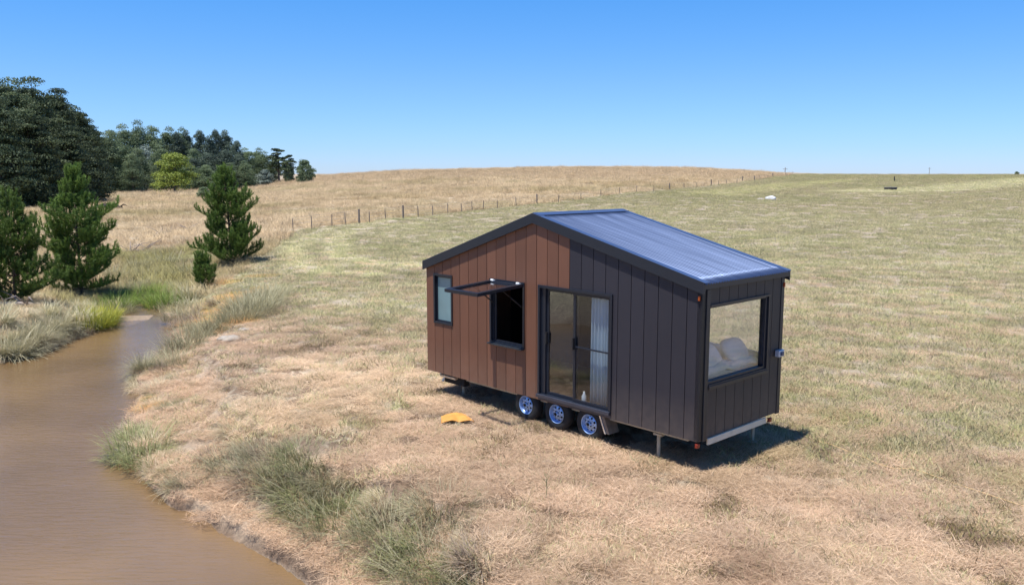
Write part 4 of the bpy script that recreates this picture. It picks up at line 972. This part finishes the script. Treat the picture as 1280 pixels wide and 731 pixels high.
for X,Z in ((3.99,-.195),(3.17,-.205),(2.36,-.225)):
    r = empty('wheel'); r.parent = HOUSE; c = (X,2.26,Z); r['label'] = 'wheel on the far side, in shadow'
    mb = MB(); mb.lathe_y([(.185,.01),(.2,0),(.30,.012),(.32,.04),(.32,.15),(.30,.185),(.2,.19),(.185,.18)], c, 28); HB(mb,'tyre',tyrem,r,smooth=True)
    mb = MB(); mb.lathe_y([(.186,.02),(.17,.05),(.02,.03),(.0,.03)], c, 24); HB(mb,'rim',rimm,r)
mb = MB(); mb.tube([(3.99,.15,-.195),(3.99,2.3,-.195)],.035,8); mb.tube([(3.17,.15,-.205),(3.17,2.3,-.205)],.035,8); mb.tube([(2.36,.15,-.225),(2.36,2.3,-.225)],.035,8); HB(mb,'axles',black)
mb = MB(); mb.poly_prism([(1.99,-.005),(2.06,-.005),(1.93,-.30),(1.86,-.30)],'y',.03,.30); HB(mb,'mudguard',paint('dull mudguard steel',(.20,.17,.15),.5,.5,amt=.2,scale=10))
mb = MB(); mb.poly_prism([(2.062,-.005),(2.09,-.005),(1.96,-.305),(1.932,-.305)],'y',.012,.028); HB(mb,'mudguard_edge',paint('bright edge steel',(.75,.77,.8),.25,.8))
def stand(X,Y,h):
    r = empty('stabiliser_leg'); r.parent = HOUSE
    mb = MB(); mb.tube([(X,Y,-.14),(X,Y,-h)],.032,10); HB(mb,'leg',galv,r); mb = MB(); mb.box(X-.09,X+.09,Y-.04,Y+.04,-.14,-.105); mb.box(X-.07,X+.07,Y-.07,Y+.07,-h-.012,-h); HB(mb,'plate',galv,r); return r
stand(.93,.22,.56); stand(6.3,.42,.51); stand(.35,2.25,.56); stand(6.3,2.2,.51)
# under-cabin pieces at the far end: pale plank and dark tank
mb = MB(); mb.box(5.9,6.55,.10,.25,-.20,-.04); HB(mb,'battery_box',black)
mb = MB(); mb.box(6.1,6.62,.02,.09,-.075,-.035); HB(mb,'plank',paint('raw pine plank',(.55,.40,.25),.8))

# things inside the cabin (own top-level objects, placed in the cabin's frame)
def inside(name, label, cat):
    o = empty(name, HOUSE.location, HOUSE.rotation_euler[2]); return tag(o,label,cat)
cur = inside('curtain','pale blue grey curtain hanging behind the right panel of the glass door','curtain')
def curtain(Xa, Xb, y, zb, zt, amp=.03, k=7):
    n = 90; u = np.linspace(0,1,n); X = Xa+(Xb-Xa)*u; V = []
    for z,s in ((zb,1.1),(zb+.8,1.),(zt-.3,.8),(zt,.5)):
        V.append(np.stack([-(X+.03*np.sin(u*9)*(s-.5)), y+amp*s*np.sin(u*2*np.pi*k)+.008*np.sin(u*50), np.full(n,z+FLOORZ)],1))
    V = np.concatenate(V); i,j = np.meshgrid(np.arange(3),np.arange(n-1),indexing='ij'); Fq = np.stack([i*n+j,i*n+j+1,(i+1)*n+j+1,(i+1)*n+j],-1).reshape(-1,4)
    return V,Fq
curm = leafmat('curtain cloth',(.50,.60,.66),(.50,.60,.66),.25,.8)
V,Fq = curtain(1.90,2.40,.155,.14,2.2); o = np_mesh('drape',V,Fq,curm,cur,smooth=True); o.modifiers.new('t','SOLIDIFY').thickness = .003
mb = MB(); mb.tube([(1.8,.17,2.21),(2.6,.17,2.21)],.012,8); HB(mb,'rod',steel,cur)
bed = inside('bed','bed with a white quilt inside the big end window','bed')
white = paint('white bed linen',(.55,.60,.68),.8,amt=.05,scale=3)
mb = MB(); mb.box(.22,2.0,.5,2.3,.10,.55); HB(mb,'bed_base',floorm,bed); mb = MB(); mb.box(.2,2.0,.35,2.3,.55,1.0); HB(mb, 'mattress',white,bed,bevel=.05)
n = 40; U,Vv = np.meshgrid(np.linspace(.16,1.3,n),np.linspace(.33,2.32,n)); Z = 1.03+FLOORZ+.16*fbm(U.ravel()*3,Vv.ravel()*3,.9,4,9).reshape(n,n)
edge = np.minimum(np.minimum(Vv-.33,2.32-Vv),U-.16); Z = Z-.12*np.exp(-edge/.03)
i,j = np.meshgrid(np.arange(n-1),np.arange(n-1),indexing='ij'); Fq = np.stack([i*n+j,i*n+j+1,(i+1)*n+j+1,(i+1)*n+j],-1).reshape(-1,4)
o = np_mesh('quilt',np.stack([-U.ravel(),Vv.ravel(),Z.ravel()],1),Fq,white,bed,smooth=True); o.modifiers.new('t','SOLIDIFY').thickness = .03
for k,Y in enumerate((.62,1.45)):
    bm = bmesh.new(); bmesh.ops.create_icosphere(bm,subdivisions=3,radius=1)
    for v in bm.verts:
        v.co = Vector((math.copysign(abs(v.co.x)**.6,v.co.x)*.22, math.copysign(abs(v.co.y)**.6,v.co.y)*.33, v.co.z*.09))
    me = bpy.data.meshes.new('pillow'); bm.to_mesh(me); bm.free(); me.materials.append(white)
    for p in me.polygons: p.use_smooth = True
    o = bpy.data.objects.new('pillow',me); COL.objects.link(o)
    M = HOUSE.matrix_basis @ Matrix.Translation((-.36, Y+.1, 1.24+FLOORZ)); o.location = M.translation; o.rotation_euler = (0,.9,HOUSE.rotation_euler[2])
    tag(o,('white pillow on the bed nearer the long wall side','white pillow on the bed nearer the back wall')[k],'pillow')
bt = MB(); bt.lathe_y([(0,0),(.04,0),(.045,.02),(.045,.14),(.02,.18),(.018,.22),(0,.22)],(0,0,0),14)
for v in bt.bm.verts: v.co = Vector((v.co.x, -v.co.z, v.co.y))
o = bt.build('bottle', paint('white plastic',(.75,.75,.72),.4), smooth=True); M = HOUSE.matrix_basis @ Vector((-2.58,.16,.10+FLOORZ)); o.location = M
tag(o,'small white bottle on the floor inside the door beside the curtain','bottle')

# ------------------------------------------------------------------ light
sun_v = Vector((-.2315,-.177,1)).normalized()
el = math.asin(sun_v.z); rot = math.atan2(sun_v.x, sun_v.y)
sl = bpy.data.lights.new('sun','SUN'); sl.energy = 4.3; sl.angle = rad(.53); sl.color = (1,.965,.90)
so = bpy.data.objects.new('sun', sl); COL.objects.link(so); so.rotation_euler = (-sun_v).to_track_quat('-Z','Y').to_euler()
wd = bpy.data.worlds.new('World'); S.world = wd; wd.use_nodes = True; nt = wd.node_tree; nt.nodes.clear()
sk = nt.nodes.new('ShaderNodeTexSky'); sk.sky_type = 'NISHITA'; sk.sun_disc = False; sk.sun_elevation = el; sk.sun_rotation = rot
sk.air_density = 1.0; sk.dust_density = .1; sk.ozone_density = 1.6; sk.altitude = 300
bg = nt.nodes.new('ShaderNodeBackground'); bg.inputs[1].default_value = .12; ow = nt.nodes.new('ShaderNodeOutputWorld')
# clean dry summer air: the sky colour is deepened with height above the horizon
tcw = nt.nodes.new('ShaderNodeTexCoord'); sx = nt.nodes.new('ShaderNodeSeparateXYZ'); rp = nt.nodes.new('ShaderNodeValToRGB'); mt = nt.nodes.new('ShaderNodeMix'); mt.data_type = 'RGBA'; mt.blend_type = 'MULTIPLY'; mt.inputs[0].default_value = 1
e = rp.color_ramp.elements; e[0].position = 0.0; e[0].color = (.40,.56,1.,1); e[1].position = 1.; e[1].color = (.50,.74,1.,1)
for p_, c_ in ((.03,(.365,.552,.97,1)),(.10,(.345,.555,.86,1)),(.20,(.25,.575,.95,1)),(.5,(.38,.66,1.,1))):
    q_ = e.new(p_); q_.color = c_
nt.links.new(tcw.outputs['Generated'], sx.inputs[0]); nt.links.new(sx.outputs[2], rp.inputs[0]); nt.links.new(sk.outputs[0], mt.inputs[6]); nt.links.new(rp.outputs[0], mt.inputs[7])
nt.links.new(mt.outputs[2], bg.inputs[0]); nt.links.new(bg.outputs[0], ow.inputs[0])
S.view_settings.view_transform = 'Standard'; S.view_settings.look = 'None'; S.view_settings.exposure = .6; S.view_settings.gamma = 1
S.render.engine = 'CYCLES'; S.cycles.max_bounces = 8; S.cycles.transparent_max_bounces = 12
